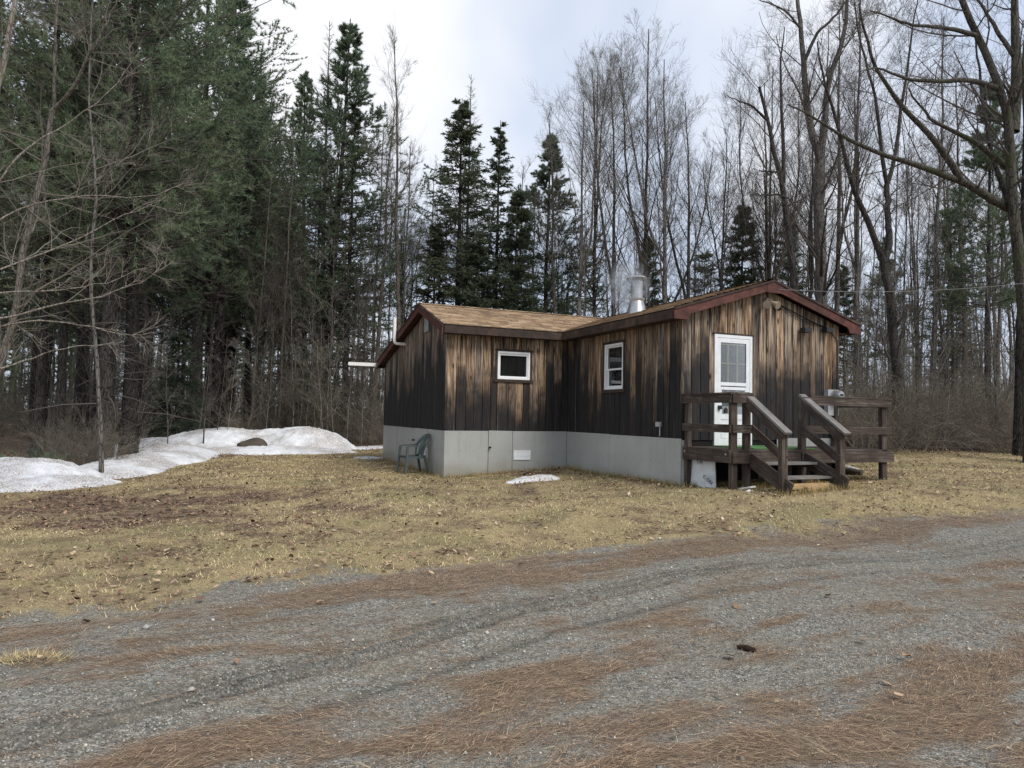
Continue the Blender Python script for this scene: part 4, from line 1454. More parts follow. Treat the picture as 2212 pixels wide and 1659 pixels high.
def post(x, y, z1, w=.105, h=.105, z0=None):
    gz = g1(*house_pt(x, y)) - .12 if z0 is None else z0
    return lumber('post', (x, y, gz), (x, y, z1), w, h, parent=porch, up=(0, 1, 0))


ZT = 2.02
post(.075, DY - .005, ZT - .04, .125, .07)
post(.37, DY + .01, ZT - .04, .125, .07)
post(1.60, DY + .01, ZT - .04, .11, .09)
post(3.58, DY + .01, ZT - .04, .12, .09)
post(.05, -.12, ZT - .04, .09, .09)
post(3.64, -.12, ZT - .04, .09, .09)
post(2.60, -.40, .95, .09, .09)
# rails: left side, short front left, right front, right side
for zc in (ZT - .07, 1.45):
    lumber('rail', (-.005, .02, zc), (-.005, DY - .04, zc), .038, .138, parent=porch)
    lumber('rail', (.018, DY - .062, zc), (.46, DY - .062, zc), .038, .138, parent=porch)
    lumber('rail', (1.56, DY - .062 if zc < 1.6 else DY - .064, zc), (3.70, DY - .062, zc), .038, .138, parent=porch)
    lumber('rail', (3.70, -.08, zc), (3.70, DY - .038, zc), .038, .138, parent=porch)
lumber('rail_cap', (.02, .0, ZT + .018), (.02, DY - .085, ZT + .018), .12, .034, parent=porch)
lumber('rail_cap', (.082, DY - .03, ZT + .016), (.43, DY - .03, ZT + .016), .12, .034, parent=porch)
lumber('rail_cap', (1.72, DY - .03, ZT + .014), (3.72, DY - .03, ZT + .014), .12, .03, parent=porch)
# stairs
SX0, SX1 = .42, 1.58
RUN = .29
NY = DY - .80
g_l = g1(*house_pt(.36, NY)); g_r = g1(*house_pt(1.62, NY))
for x, off in ((SX0 - .015, 0), (SX1 + .015, 0)):
    gz = g1(*house_pt(x, DY - .9)) - .05
    lumber('stringer', (x, DY - .05, ZD - .16), (x, DY - .95, gz + .12), .04, .235, parent=porch, up=(0, -.5, 1))
for i, (z, y) in enumerate(((.885, DY - .24), (.675, DY - .55))):
    x_a, x_b = (SX0 + .01, SX1 - .01) if i == 0 else (SX0 + .012, SX1 + .14)
    lumber('tread', (x_a, y, z), (x_b, y, z), .26, .04, 'deck_grey', porch)
    for x in (SX0 + .03, SX1 - .03):
        lumber('cleat', (x, y - .12, z - .045), (x, y + .12, z - .045), .038, .045, parent=porch)
lumber('back_board', (SX0 + .2, DY - .06, .62), (SX0 + .2, DY - .06, .92), .09, .03, parent=porch, up=(0, 1, 0))
lumber('back_board', (SX0 + .8, DY - .06, .60), (SX0 + .8, DY - .06, .94), .13, .03, parent=porch, up=(0, 1, 0))
newz = 1.43
lumber('newel', (.385, NY, g_l - .12), (.385, NY, newz), .115, .085, parent=porch, up=(0, 1, 0))
lumber('newel', (1.615, NY, g_r - .12), (1.615, NY, newz), .115, .085, parent=porch, up=(0, 1, 0))
for x in (.375, 1.625):
    a = Vector((x, DY + .04, ZT + .035)); b = Vector((x, NY - .13, newz - .03))
    lumber('handrail_cap', a, b, .145, .038, 'deck_grey', porch)
    ix = -1 if x > 1 else 1
    lumber('handrail', Vector((x - .06 * 1, DY + .02, ZT - .075)), Vector((x - .06 * 1, NY - .06, newz - .11)), .036, .125, parent=porch)
    lumber('lower_rail', Vector((x - .06 * (1 if x > 1 else -1), DY - .03, 1.47)), Vector((x - .06 * (1 if x > 1 else -1), NY - .02, .98)), .036, .13, parent=porch)

# ------------------------------------------------------------------ loose things round the porch
def hthing(name, label, cat):
    return thing(name, label, cat, HC, HA)


o = MB().box((.62, -1.18, ZD + .002), (2.05, -.06, ZD + .018)).build('door_mat', 'turf_mat')
o.location = HC; o.rotation_euler = (0, 0, HA); o['label'] = 'bright green turf mat on the porch deck before the white door'; o['category'] = 'mat'

pan = hthing('leaning_panel', 'pale metal sheet with faded blue writing leaning under the porch', 'panel')
q0 = [Vector((.13, -.03, .93)), Vector((.09, -.17, .40)), Vector((.09, -.86, .40)), Vector((.13, -.78, .90))]
MB().prism(q0, Vector((-.014, 0, 0))).build('sheet', 'pale_panel', pan)
for txt, size, pos, rot in (('T.M.', .10, (.105, -.30, .80), 0), ('C OBE', .10, (.085, -.50, .57), -.45)):
    cu = bpy.data.curves.new('lettering', 'FONT')
    cu.body = txt; cu.size = size; cu.extrude = .0005; cu.align_x = 'LEFT'
    tmp = bpy.data.objects.new('tmp', cu); COL.objects.link(tmp)
    bpy.context.view_layer.update()
    lm = bpy.data.meshes.new_from_object(tmp)
    bpy.data.objects.remove(tmp)
    t_ = link('lettering', lm, 'ink', pan)
    t_.matrix_basis = Matrix.Translation(Vector(pos) + Vector((-.004, 0, 0))) @ Matrix.Rotation(-math.pi / 2, 4, 'Z') @ Matrix.Rotation(math.pi / 2, 4, 'X') @ Matrix.Rotation(rot, 4, 'Z')

for (u, v, L_, rz, lab) in ((.02, -1.72, .13, .5, 'short white plastic pipe end lying in front of the porch post'), (.32, -1.36, .42, .22, 'thin white pipe lying between the two porch posts')):
    x, y = house_pt(u, v)
    gz = g1(x, y) + .018
    o = MB().tube([(-L_ / 2, 0, 0), (L_ / 2, 0, 0)], .020, 10).build('plastic_pipe', 'pvc', smooth=True)
    o.location = (x, y, gz); o.rotation_euler = (0, R(-3), HA + rz)
    o['label'] = lab; o['category'] = 'pipe'
for (u, v, z, L_, w_, h_, lab) in ((1.02, NY + .12, .05, .82, .10, .085, 'long yellow lumber block lying under the lowest step'), (1.02, NY - .02, .0, .36, .09, .06, 'short yellow lumber offcut in front of the lowest step')):
    x, y = house_pt(u, v)
    o = lumber('lumber_block', (-L_ / 2, 0, 0), (L_ / 2, 0, 0), w_, h_, 'fresh_lumber')
    o.location = (x, y, g1(x, y) + h_ / 2 + z * .3); o.rotation_euler = (0, 0, HA)
    o['label'] = lab; o['category'] = 'lumber'
# snow covered log behind the porch
p0 = W(1812, 1006, 14.6); p1 = W(1862, 1024, 14.2)
p0 = Vector((p0.x, p0.y, g1(p0.x, p0.y) + .09)); p1 = Vector((p1.x, p1.y, g1(p1.x, p1.y) + .05))
lg = thing('log', 'fallen log with a white snow crust seen beneath the porch', 'log', p0)
MB().tube([(0, 0, 0), (p1 - p0) * .5 + Vector((0, 0, .01)), p1 - p0], [.09, .08, .06], 10).build('stem', 'rotten', lg, smooth=True)
MB().tube([Vector((0, 0, .055)), (p1 - p0) * .5 + Vector((0, 0, .055)), (p1 - p0) * .9 + Vector((0, 0, .04))], [.065, .055, .03], 8).build('snow_crust', 'snow', lg, smooth=True)

# ------------------------------------------------------------------ green plastic armchair
cxw, cyw = house_pt(AX - .47, AY0 + 1.02)
chz = min(g1(cxw + dx, cyw + dy) for dx in (-.25, .25) for dy in (-.25, .25)) + .012
chair = thing('armchair', 'dark green plastic armchair with slatted arched back against the skirting', 'chair', (cxw, cyw, chz), HA + math.pi + R(6))
gp = 'green_plastic'
# chair faces its own +x
sw_, sd_ = .25, .23
for (x, y, tx, ty) in ((sd_ - .01, sw_, .05, .03), (sd_ - .01, -sw_, .05, -.03), (-sd_ + .02, sw_ - .02, -.10, .02), (-sd_ + .02, -sw_ + .02, -.10, -.02)):
    top = (x, y, .42); bot = (x + tx, y + ty, 0)
    if x > 0:
        top = (x - .01, y, .62)
    m_ = MB()
    a = Vector(top); b = Vector(bot)
    m_.beam(a, b, .075, .05, (1, 0, 0), .72)
    m_.build('leg', gp, chair, smooth=False)
seat = MB()
ns = 7
pts = []
for i in range(ns):
    x = -.22 + .46 * i / (ns - 1)
    z = .40 + .025 * (i / (ns - 1)) - .02 * math.sin(math.pi * i / (ns - 1)) - (.02 if i == ns - 1 else 0)
    hw = .225 + .012 * (i / (ns - 1))
    pts.append((x, hw, z))
V = []; Fq = []
for x, hw, z in pts:
    for k in range(5):
        y = -hw + 2 * hw * k / 4
        dz = -.012 * (1 - (2 * k / 4 - 1) ** 2)
        V.append((x, y, z + dz))
n5 = len(V)
V += [(a_, b_, c_ - .028) for a_, b_, c_ in V]
for i in range(ns - 1):
    for k in range(4):
        a_ = i * 5 + k
        Fq += [(a_, a_ + 5, a_ + 6, a_ + 1), (n5 + a_, n5 + a_ + 1, n5 + a_ + 6, n5 + a_ + 5)]
for i in range(ns - 1):
    for k in (0, 4):
        a_ = i * 5 + k
        Fq.append((a_, n5 + a_, n5 + a_ + 5, a_ + 5) if k == 0 else (a_, a_ + 5, n5 + a_ + 5, n5 + a_))
for k in range(4):
    Fq.append((k, k + 1, n5 + k + 1, n5 + k))
    b_ = (ns - 1) * 5 + k
    Fq.append((b_, n5 + b_, n5 + b_ + 1, b_ + 1))
seat.add(V, Fq)
seat.build('seat', gp, chair, smooth=True)
MB().box((-.22, -.235, .345), (.235, -.205, .40)).box((-.22, .205, .345), (.235, .235, .40)).box((.215, -.2, .35), (.24, .2, .40)).build('apron', gp, chair)


def back_pt(y, z):
    t = (z - .38) / .52
    return Vector((-.21 - .15 * t - .03 * t * t + .10 * (y / .27) ** 2, y, z))


# arched back frame: a flat wide band
arch = []
for i in range(25):
    a = math.pi * i / 24
    y = .255 * math.cos(a)
    z = .60 + .29 * math.sin(a) ** .8
    arch.append((y, z))
arch = [(.205, .37), (.225, .47)] + arch + [(-.225, .47), (-.205, .37)]
mb = MB()
for (y0, z0), (y1, z1) in zip(arch[:-1], arch[1:]):
    a = back_pt(y0, z0); b = back_pt(y1, z1)
    e = (b - a).normalized() * .006
    mb.beam(a - e, b + e, .030, .062, (0, -(y0 + y1) / 2, -((z0 + z1) / 2 - .55)) if abs(y0) < .25 else (0, -1, .0))
bk = mb.build('backrest', gp, chair)
for k in range(-5, 6):
    y = k * .038
    ztop = .60 + .27 * max(0, 1 - (y / .25) ** 2) ** .5 - .01
    pts = [back_pt(y * (.80 + .2 * (z - .4) / .4), z) for z in np.linspace(.42, ztop, 5)]
    m_ = MB()
    for a, b in zip(pts[:-1], pts[1:]):
        m_.beam(a, b, .022, .012, (1, 0, 0))
    m_.build('slat', gp, bk)
MB().beam(back_pt(-.19, .43), back_pt(.19, .43), .05, .02, (0, 0, 1)).build('lower_bar', gp, bk)
for s_ in (-1, 1):
    pts = [Vector((.205, s_ * .262, .625)), Vector((.05, s_ * .275, .635)), Vector((-.12, s_ * .275, .64)), Vector((-.20, s_ * .262, .67)), back_pt(s_ * .25, .70)]
    m_ = MB()
    for a, b in zip(pts[:-1], pts[1:]):
        e = (b - a).normalized() * .004
        m_.beam(a - e, b + e, .055, .026)
    m_.build('arm', gp, chair)

# ------------------------------------------------------------------ boulder, cone, fallen branch, wires
def lumpy(name, loc, r, seed, mat, **kw):
    bb = bmesh.new(); bmesh.ops.create_icosphere(bb, subdivisions=4, radius=1.0)
    rr = random.Random(seed)
    ph = [(rr.uniform(0, 6), rr.uniform(0, 6), rr.uniform(0, 6)) for _ in range(4)]
    for v in bb.verts:
        c = v.co
        k = 1 + .12 * math.sin(3 * c.x + ph[0][0]) * math.sin(2.5 * c.y + ph[0][1]) + .07 * math.sin(6 * c.z + ph[1][0] + 3 * c.x) + .04 * math.sin(11 * c.y + ph[2][0] + 5 * c.z)
        v.co = Vector((c.x * r[0] * k, c.y * r[1] * k, c.z * r[2] * k))
    me_ = bpy.data.meshes.new(name); bb.to_mesh(me_); bb.free()
    me_.polygons.foreach_set('use_smooth', [True] * len(me_.polygons))
    o_ = link(name, me_, mat, **kw)
    o_.location = loc
    return o_


bp = W(540, 950, 24.0)
lumpy('boulder', (bp.x, bp.y + .36, .32), (.54, .42, .31), 4, 'boulder', label='brown boulder half buried in the long snowbank', cat='boulder')

cx, cy_ = Wg(1611, 1423)
cone = thing('pine_cone', 'long dark pine cone lying on the gravel drive', 'pine cone', (cx, cy_, g1(cx, cy_) + .016), R(-38))
core = MB().tube([(-.06, 0, 0), (-.03, 0, 0), (.03, 0, 0), (.065, 0, 0)], [.010, .015, .014, .005], 8).build('core', 'cone', cone, smooth=True)
m_ = MB()
for i in range(90):
    t = i / 89
    x = -.058 + .118 * t
    a = i * 2.4
    r0 = .012; r1 = .024 * math.sin(math.pi * (.12 + .82 * t)) ** .6
    dvec = Vector((.5, math.cos(a), math.sin(a)))
    p = Vector((x, math.cos(a) * r0 * .6, math.sin(a) * r0 * .6))
    e = Vector((x + .010, math.cos(a) * r1, math.sin(a) * r1))
    m_.beam(p, e, .012, .0025, (1, 0, 0), .7)
oo = m_.build('scales', 'cone', cone); oo['kind'] = 'stuff'

for (pa, pb, r_, lab) in (((1990, 974, 20.6), (2165, 971, 20.2), .06, 'dark rotting log on the leaf litter at the right woods edge'),):
    a = W(*pa); b = W(*pb)
    a.z = g1(a.x, a.y) + .04; b.z = g1(b.x, b.y) + .06
    m = (a + b) / 2 + Vector((0, .1, .03))
    o = MB().tube([(0, 0, 0), (m - a) * .5 + Vector((0, .08, .02)), m - a, (m - a) * 1.5 + Vector((0, -.06, .0)), b - a], [r_, r_ * 1.1, r_ * .9, r_ * .8, r_ * .5], 9).build('log', 'rotten', smooth=True)
    o.location = a; o['label'] = lab; o['category'] = 'log'

# overhead service wire from the gable peak out to the right
a = Vector((*house_pt(RIDGE_X + .12, -OV - .03), 4.12)); b = W(2600, 540, 15.5)
pts = []
for i in range(21):
    t = i / 20
    p = a.lerp(b, t) - Vector((0, 0, .35 * 4 * t * (1 - t)))
    pts.append(p - a)
o = MB().tube(pts, .006, 6).build('utility_wire', 'wire', smooth=True)
o.location = a; o['label'] = 'pale overhead service wire running from the gable peak to the right'; o['category'] = 'wire'
# ------------------------------------------------------------------ trees
def tube_arrays(P, Rr_, s):
    P = np.asarray(P, float)
    N, k, _ = P.shape
    T = np.gradient(P, axis=1)
    T /= np.linalg.norm(T, axis=2, keepdims=True) + 1e-9
    mt_ = T.mean(1)
    mt_ /= np.linalg.norm(mt_, axis=1, keepdims=True) + 1e-9
    ref = np.where(np.abs(mt_[:, 2:3]) < .8, np.array([[0, 0, 1.]]), np.array([[1., 0, 0]]))[:, None, :]
    U = np.cross(T, ref); U /= np.linalg.norm(U, axis=2, keepdims=True) + 1e-9
    Vv = np.cross(T, U)
    a = 2 * np.pi * np.arange(s) / s
    vt = P[:, :, None, :] + Rr_[:, :, None, None] * (np.cos(a)[None, None, :, None] * U[:, :, None, :] + np.sin(a)[None, None, :, None] * Vv[:, :, None, :])
    ix = np.arange(N * k * s).reshape(N, k, s)
    A = ix[:, :-1]; B = ix[:, 1:]
    qd = np.stack([A, np.roll(A, -1, 2), np.roll(B, -1, 2), B], -1).reshape(-1, 4)
    return vt.reshape(-1, 3), qd


class Geo:
    def __init__(self):
        self.v = []; self.q = []; self.t = []; self.n = 0

    def tubes(self, P, Rr_, s):
        v, q_ = tube_arrays(P, Rr_, s)
        self.v.append(v); self.q.append(q_ + self.n); self.n += len(v)

    def tris(self, V3):
        n_ = len(V3)
        self.v.append(V3.reshape(-1, 3)); self.t.append(np.arange(3 * n_).reshape(n_, 3) + self.n); self.n += 3 * n_

    def mesh(self, name, mat, smooth=True):
        fs = []
        if self.q: fs.append(np.concatenate(self.q))
        if self.t: fs.append(np.concatenate(self.t))
        me_ = np_mesh(name, np.concatenate(self.v), fs, smooth)
        me_.materials.append(MS[mat])
        return me_


def nrmz(v):
    return v / (np.linalg.norm(v, axis=-1, keepdims=True) + 1e-9)


def grow(rg, P, Rr_, cnt, t0, t1, ang, asd, lenf, k, up, wand, rr, rmin=.004, bias=1.0, azb=None):
    N, K, _ = P.shape
    ix = np.repeat(np.arange(N), cnt)
    M = len(ix)
    t = t0 + (t1 - t0) * rg.random(M) ** bias
    f = np.clip(t * (K - 1), 0, K - 1.001)
    i = f.astype(int); w_ = (f - i)[:, None]
    pos = P[ix, i] * (1 - w_) + P[ix, i + 1] * w_
    tan = nrmz(P[ix, i + 1] - P[ix, i])
    rad = Rr_[ix, i] * (1 - w_[:, 0]) + Rr_[ix, i + 1] * w_[:, 0]
    plen = np.linalg.norm(np.diff(P, axis=1), axis=2).sum(1)[ix]
    L_ = lenf(t, plen) * rg.uniform(.65, 1.25, M)
    ref = np.where(np.abs(tan[:, 2:3]) < .9, np.array([[0, 0, 1.]]), np.array([[1., 0, 0]]))
    u = nrmz(np.cross(tan, ref)); v = np.cross(tan, u)
    ph = rg.uniform(0, 2 * np.pi, M)
    a = np.radians(rg.normal(ang, asd, M))[:, None]
    side = np.cos(ph)[:, None] * u + np.sin(ph)[:, None] * v
    if azb is not None:
        side = nrmz(side + np.array(azb)[None])
    d = nrmz(np.cos(a) * tan + np.sin(a) * side)
    out = np.zeros((M, k, 3)); out[:, 0] = pos
    sg = (L_ / (k - 1))[:, None]
    for j in range(1, k):
        d = nrmz(d + np.array([[0, 0, up / (k - 1)]]) + rg.normal(0, wand, (M, 3)))
        out[:, j] = out[:, j - 1] + d * sg
    r0 = np.clip(rad * rr * rg.uniform(.7, 1.1, M), rmin, None)
    RR = r0[:, None] * np.linspace(1, .35, k)[None]
    return out, np.maximum(RR, rmin * .6)


def resample(pts, k):
    p = np.array([tuple(q_) for q_ in pts], float)
    s = np.concatenate([[0], np.cumsum(np.linalg.norm(np.diff(p, axis=0), axis=1))])
    t = np.linspace(0, s[-1], k)
    # smooth the corners a little
    o_ = np.stack([np.interp(t, s, p[:, c]) for c in range(3)], -1)
    o2 = o_.copy()
    o2[1:-1] = .25 * o_[:-2] + .5 * o_[1:-1] + .25 * o_[2:]
    return o2


def trunk_line(rg, H, lean=.02, wob=.12, k=14):
    z = np.linspace(0, H, k)
    x = np.cumsum(rg.normal(0, wob, k)) * .35 + lean * H * (z / H) * rg.normal(0, 1)
    y = np.cumsum(rg.normal(0, wob, k)) * .35 + lean * H * (z / H) * rg.normal(0, 1)
    x -= x[0]; y -= y[0]
    return np.stack([x, y, z], -1)


def flare(k, r0, r1, p=.8, flare_=1.35):
    t = np.linspace(0, 1, k)
    r = r0 + (r1 - r0) * t ** p
    r[0] *= flare_
    return r


def bare_proto(seed, H, r0, crown0=.38, n1=15, n2=7, n3=7, n4=3, ang=38, up=.55, fork=False, mats=('bark_grey', 'twig'), spread=.34, dead=0):
    rg = np.random.default_rng(seed)
    k = 14
    P0 = [trunk_line(rg, H, .025, .10, k)]
    R0 = [flare(k, r0, .02)]
    if fork:
        base = P0[0]
        kf = int(k * rg.uniform(.35, .5))
        st_ = base[kf]
        d = nrmz(np.array([rg.normal(), rg.normal(), 2.6]))
        L_ = (H - st_[2]) * rg.uniform(.85, 1.0)
        seg = [st_]
        for j in range(k - 1):
            d = nrmz(d + np.array([0, 0, .09]) + rg.normal(0, .05, 3))
            seg.append(seg[-1] + d * L_ / (k - 1))
        P0.append(np.array(seg)); R0.append(np.linspace(R0[0][kf] * .8, .018, k))
    P0 = np.array(P0); R0 = np.array(R0)
    tr = Geo(); tr.tubes(P0, R0, 8)
    cr = Geo()
    P1, R1 = grow(rg, P0, R0, n1, crown0, .97, ang, 9, lambda t, L_: H * spread * (1.08 - .85 * t), 7, up, .075, .40, .008)
    tr.tubes(P1, R1, 5)
    P2, R2 = grow(rg, P1, R1, n2, .18, 1.0, 36, 10, lambda t, L_: L_ * .50 * (1.1 - .5 * t), 5, up * .8, .09, .45, .0045)
    cr.tubes(P2, R2, 4)
    P3, R3 = grow(rg, P2, R2, n3, .1, 1.0, 36, 12, lambda t, L_: L_ * .46 * (1.1 - .4 * t), 4, up * .5, .10, .5, .003)
    cr.tubes(P3, R3, 3)
    if n4:
        P4, R4 = grow(rg, P3, R3, n4, .15, 1.0, 34, 12, lambda t, L_: L_ * .5 + .06, 2, up * .4, .10, .6, .0026)
        cr.tubes(P4, R4, 3)
    # slim shoots straight off the trunk top and dead snags below
    Pt, Rt = grow(rg, P0, R0, 22, max(.55, crown0), 1., 33, 8, lambda t, L_: 1.6 + 0 * t, 4, .5, .08, .25, .004)
    cr.tubes(Pt, Rt, 3)
    if dead:
        Pd, Rd = grow(rg, P0, R0, dead, .08, crown0, 78, 14, lambda t, L_: 1.1 + 0 * t, 4, -.1, .16, .18, .006)
        cr.tubes(Pd, Rd, 3)
    return {'trunk': tr.mesh('trunk', mats[0]), 'crown': cr.mesh('crown', mats[1])}


def needles(rg, B, D, n, L_, w_, spread):
    """n needle blades round each base B with axis D"""
    M = len(B)
    Bb = np.repeat(B, n, 0); Dd = np.repeat(D, n, 0)
    dr = nrmz(Dd + rg.normal(0, spread, (M * n, 3)))
    sd = nrmz(np.cross(dr, rg.normal(0, 1, (M * n, 3)))) * (w_ / 2)
    ln = rg.uniform(.6, 1.15, M * n)[:, None] * L_
    return np.stack([Bb - sd, Bb + sd, Bb + dr * ln], 1)


def along(rg, P, cnt, t0, t1):
    N, K, _ = P.shape
    ix = np.repeat(np.arange(N), cnt)
    t = np.tile(np.linspace(t0, t1, cnt), N) + rg.uniform(-.5, .5, N * cnt) * (t1 - t0) / cnt
    f = np.clip(t * (K - 1), 0, K - 1.001)
    i = f.astype(int); w_ = (f - i)[:, None]
    return P[ix, i] * (1 - w_) + P[ix, i + 1] * w_, nrmz(P[ix, i + 1] - P[ix, i])


def whorls(rg, P0, R0, z0, z1, nwh, per, lenf, elev0, elev1, k, up, droop, wand=.05, rr=.28):
    """branches set in rings up the trunk"""
    H = P0[0, -1, 2]
    out = []; rad = []
    for j in range(nwh):
        t = z0 + (z1 - z0) * (j + rg.uniform(-.5, .5)) / nwh
        t = min(max(t, .02), .995)
        f = t * (P0.shape[1] - 1); i = int(min(f, P0.shape[1] - 2)); w_ = f - i
        p = P0[0, i] * (1 - w_) + P0[0, i + 1] * w_
        r = R0[0, i] * (1 - w_) + R0[0, i + 1] * w_
        az0 = rg.uniform(0, 6.28)
        m_ = max(3, int(per + rg.integers(-1, 2)))
        t_c = t
        for b in range(m_):
            t = min(.995, max(.02, t_c + rg.uniform(-.6, .6) * (z1 - z0) / nwh))
            f = t * (P0.shape[1] - 1); i = int(min(f, P0.shape[1] - 2)); w_ = f - i
            p = P0[0, i] * (1 - w_) + P0[0, i + 1] * w_
            az = az0 + 2 * np.pi * b / m_ + rg.normal(0, .25)
            el = np.radians(elev0 + (elev1 - elev0) * (t - z0) / max(1e-6, z1 - z0) + rg.normal(0, 9))
            d = np.array([np.cos(az) * np.cos(el), np.sin(az) * np.cos(el), np.sin(el)])
            L_ = lenf(min(1, max(0, (t - z0) / (z1 - z0)))) * rg.uniform(.7, 1.15)
            pts = [p]
            for q_ in range(1, k):
                u = q_ / (k - 1)
                d = nrmz(d + np.array([0, 0, (up * u - droop * (1 - u)) / (k - 1)]) + rg.normal(0, wand, 3))
                pts.append(pts[-1] + d * L_ / (k - 1))
            out.append(pts)
            rad.append(np.linspace(max(.012, min(r * rr, .05)), .006, k))
    return np.array(out), np.array(rad)


def pine_proto(seed, H, r0, crown0=.3, Lb=3.4, nwh=20, per=5, tuft=9, ntuft=8, nside=12, mats=('bark_dark', 'twig_dark', 'pine_needles'), dead=26, top=1.0):
    rg = np.random.default_rng(seed)
    k = 16
    P0 = trunk_line(rg, H, .012, .06, k)[None]; R0 = flare(k, r0, .02, .9)[None]
    tr = Geo(); tr.tubes(P0, R0, 9)
    br = Geo(); fo = Geo()
    P1, R1 = whorls(rg, P0, R0, crown0, .985, nwh, per, lambda u: Lb * (.62 + .75 * np.sin(np.pi * min(1, u * 1.15 + .12))) * (1 - u ** 2.2 * .86) * .85, 4, 44, 6, .42, .10)
    br.tubes(P1, R1, 4)
    P2, R2 = grow(rg, P1, R1, nside, .22, 1., 48, 12, lambda t, L_: .34 * L_ * (1.15 - .6 * t) + .15, 4, .35, .06, .5, .005)
    br.tubes(P2, R2, 3)
    B, D = along(rg, P2, ntuft, .25, 1.)
    D = nrmz(D + np.array([[0, 0, .35]]))
    fo.tris(needles(rg, B, D, tuft, .175, .027, .60))
    if dead:
        Pd, Rd = grow(rg, P0, R0, dead, .06, crown0 + .06, 82, 10, lambda t, L_: 1.7 + 0 * t, 5, -.25, .10, .12, .008)
        br.tubes(Pd, Rd, 3)
        Pe, Re = grow(rg, Pd, Rd, 4, .3, 1., 50, 15, lambda t, L_: L_ * .35, 3, -.1, .12, .6, .004)
        br.tubes(Pe, Re, 3)
    return {'trunk': tr.mesh('trunk', mats[0]), 'branches': br.mesh('branches', mats[1]), 'crown': fo.mesh('crown', mats[2], False)}


def spruce_proto(seed, H, r0, crown0=.05, Lb=2.2, nwh=26, per=6, nl=14, nb=10, mats=('bark_dark', 'twig_dark', 'spruce_needles'), power=.9, blade=(.14, .036), ragged=.2, droop=.28):
    rg = np.random.default_rng(seed)
    k = 14
    P0 = trunk_line(rg, H, .006, .03, k)[None]; R0 = flare(k, r0, .012, 1.)[None]
    tr = Geo(); tr.tubes(P0, R0, 8)
    br = Geo(); fo = Geo()
    P1, R1 = whorls(rg, P0, R0, crown0, .99, nwh, per, lambda u: (Lb * max(.03, 1 - u) ** power + .10) * (1 + rg.uniform(-ragged, ragged)), -6, 32, 5, .30, droop)
    br.tubes(P1, R1, 4)
    # flat side twigs
    P2, R2 = grow(rg, P1, R1, nl, .15, 1., 52, 8, lambda t, L_: .33 * L_ * (1.15 - .75 * t) + .08, 3, -.12, .05, .5, .004)
    # flatten them toward the branch plane
    dz = P2[:, :, 2] - P2[:, :1, 2]
    P2[:, :, 2] = P2[:, :1, 2] + dz * .45
    br.tubes(P2, R2, 3)
    B, D = along(rg, P2, nb, .05, 1.)
    fo.tris(needles(rg, B, D, 2, blade[0], blade[1], .60))
    B, D = along(rg, P1, 26, .15, 1.)
    fo.tris(needles(rg, B, D, 2, blade[0] * .9, blade[1], .7))
    return {'trunk': tr.mesh('trunk', mats[0]), 'branches': br.mesh('branches', mats[1]), 'crown': fo.mesh('crown', mats[2], False)}


def larch_proto(seed, H, r0):
    rg = np.random.default_rng(seed)
    P0 = trunk_line(rg, H, .006, .03, 14)[None]; R0 = flare(14, r0, .012, 1.)[None]
    tr = Geo(); tr.tubes(P0, R0, 8)
    br = Geo()
    P1, R1 = whorls(rg, P0, R0, .25, .99, 44, 5, lambda u: 1.7 * max(.04, 1 - u) ** .8 + .15, 5, 40, 5, .4, .15, .07)
    br.tubes(P1, R1, 3)
    P2, R2 = grow(rg, P1, R1, 8, .2, 1., 50, 12, lambda t, L_: .28 * L_ + .06, 3, .2, .1, .6, .004)
    br.tubes(P2, R2, 3)
    return {'trunk': tr.mesh('trunk', 'bark_grey'), 'crown': br.mesh('crown', 'twig')}


def sapling_proto(seed, H, r0, n1=16, mats=('bark_grey', 'twig')):
    rg = np.random.default_rng(seed)
    P0 = trunk_line(rg, H, .05, .07, 10)[None]; R0 = flare(10, r0, .006, .9, 1.1)[None]
    tr = Geo(); tr.tubes(P0, R0, 5)
    cr = Geo()
    P1, R1 = grow(rg, P0, R0, n1, .15, .98, 50, 12, lambda t, L_: H * .26 * (1.1 - .8 * t), 5, .35, .10, .5, .005)
    cr.tubes(P1, R1, 3)
    P2, R2 = grow(rg, P1, R1, 7, .15, 1., 40, 12, lambda t, L_: L_ * .42, 4, .3, .12, .6, .004)
    cr.tubes(P2, R2, 3)
    P3, R3 = grow(rg, P2, R2, 3, .2, 1., 40, 12, lambda t, L_: L_ * .5, 3, .2, .12, .7, .0035)
    cr.tubes(P3, R3, 3)
    return {'stem': tr.mesh('stem', mats[0]), 'crown': cr.mesh('crown', mats[1])}


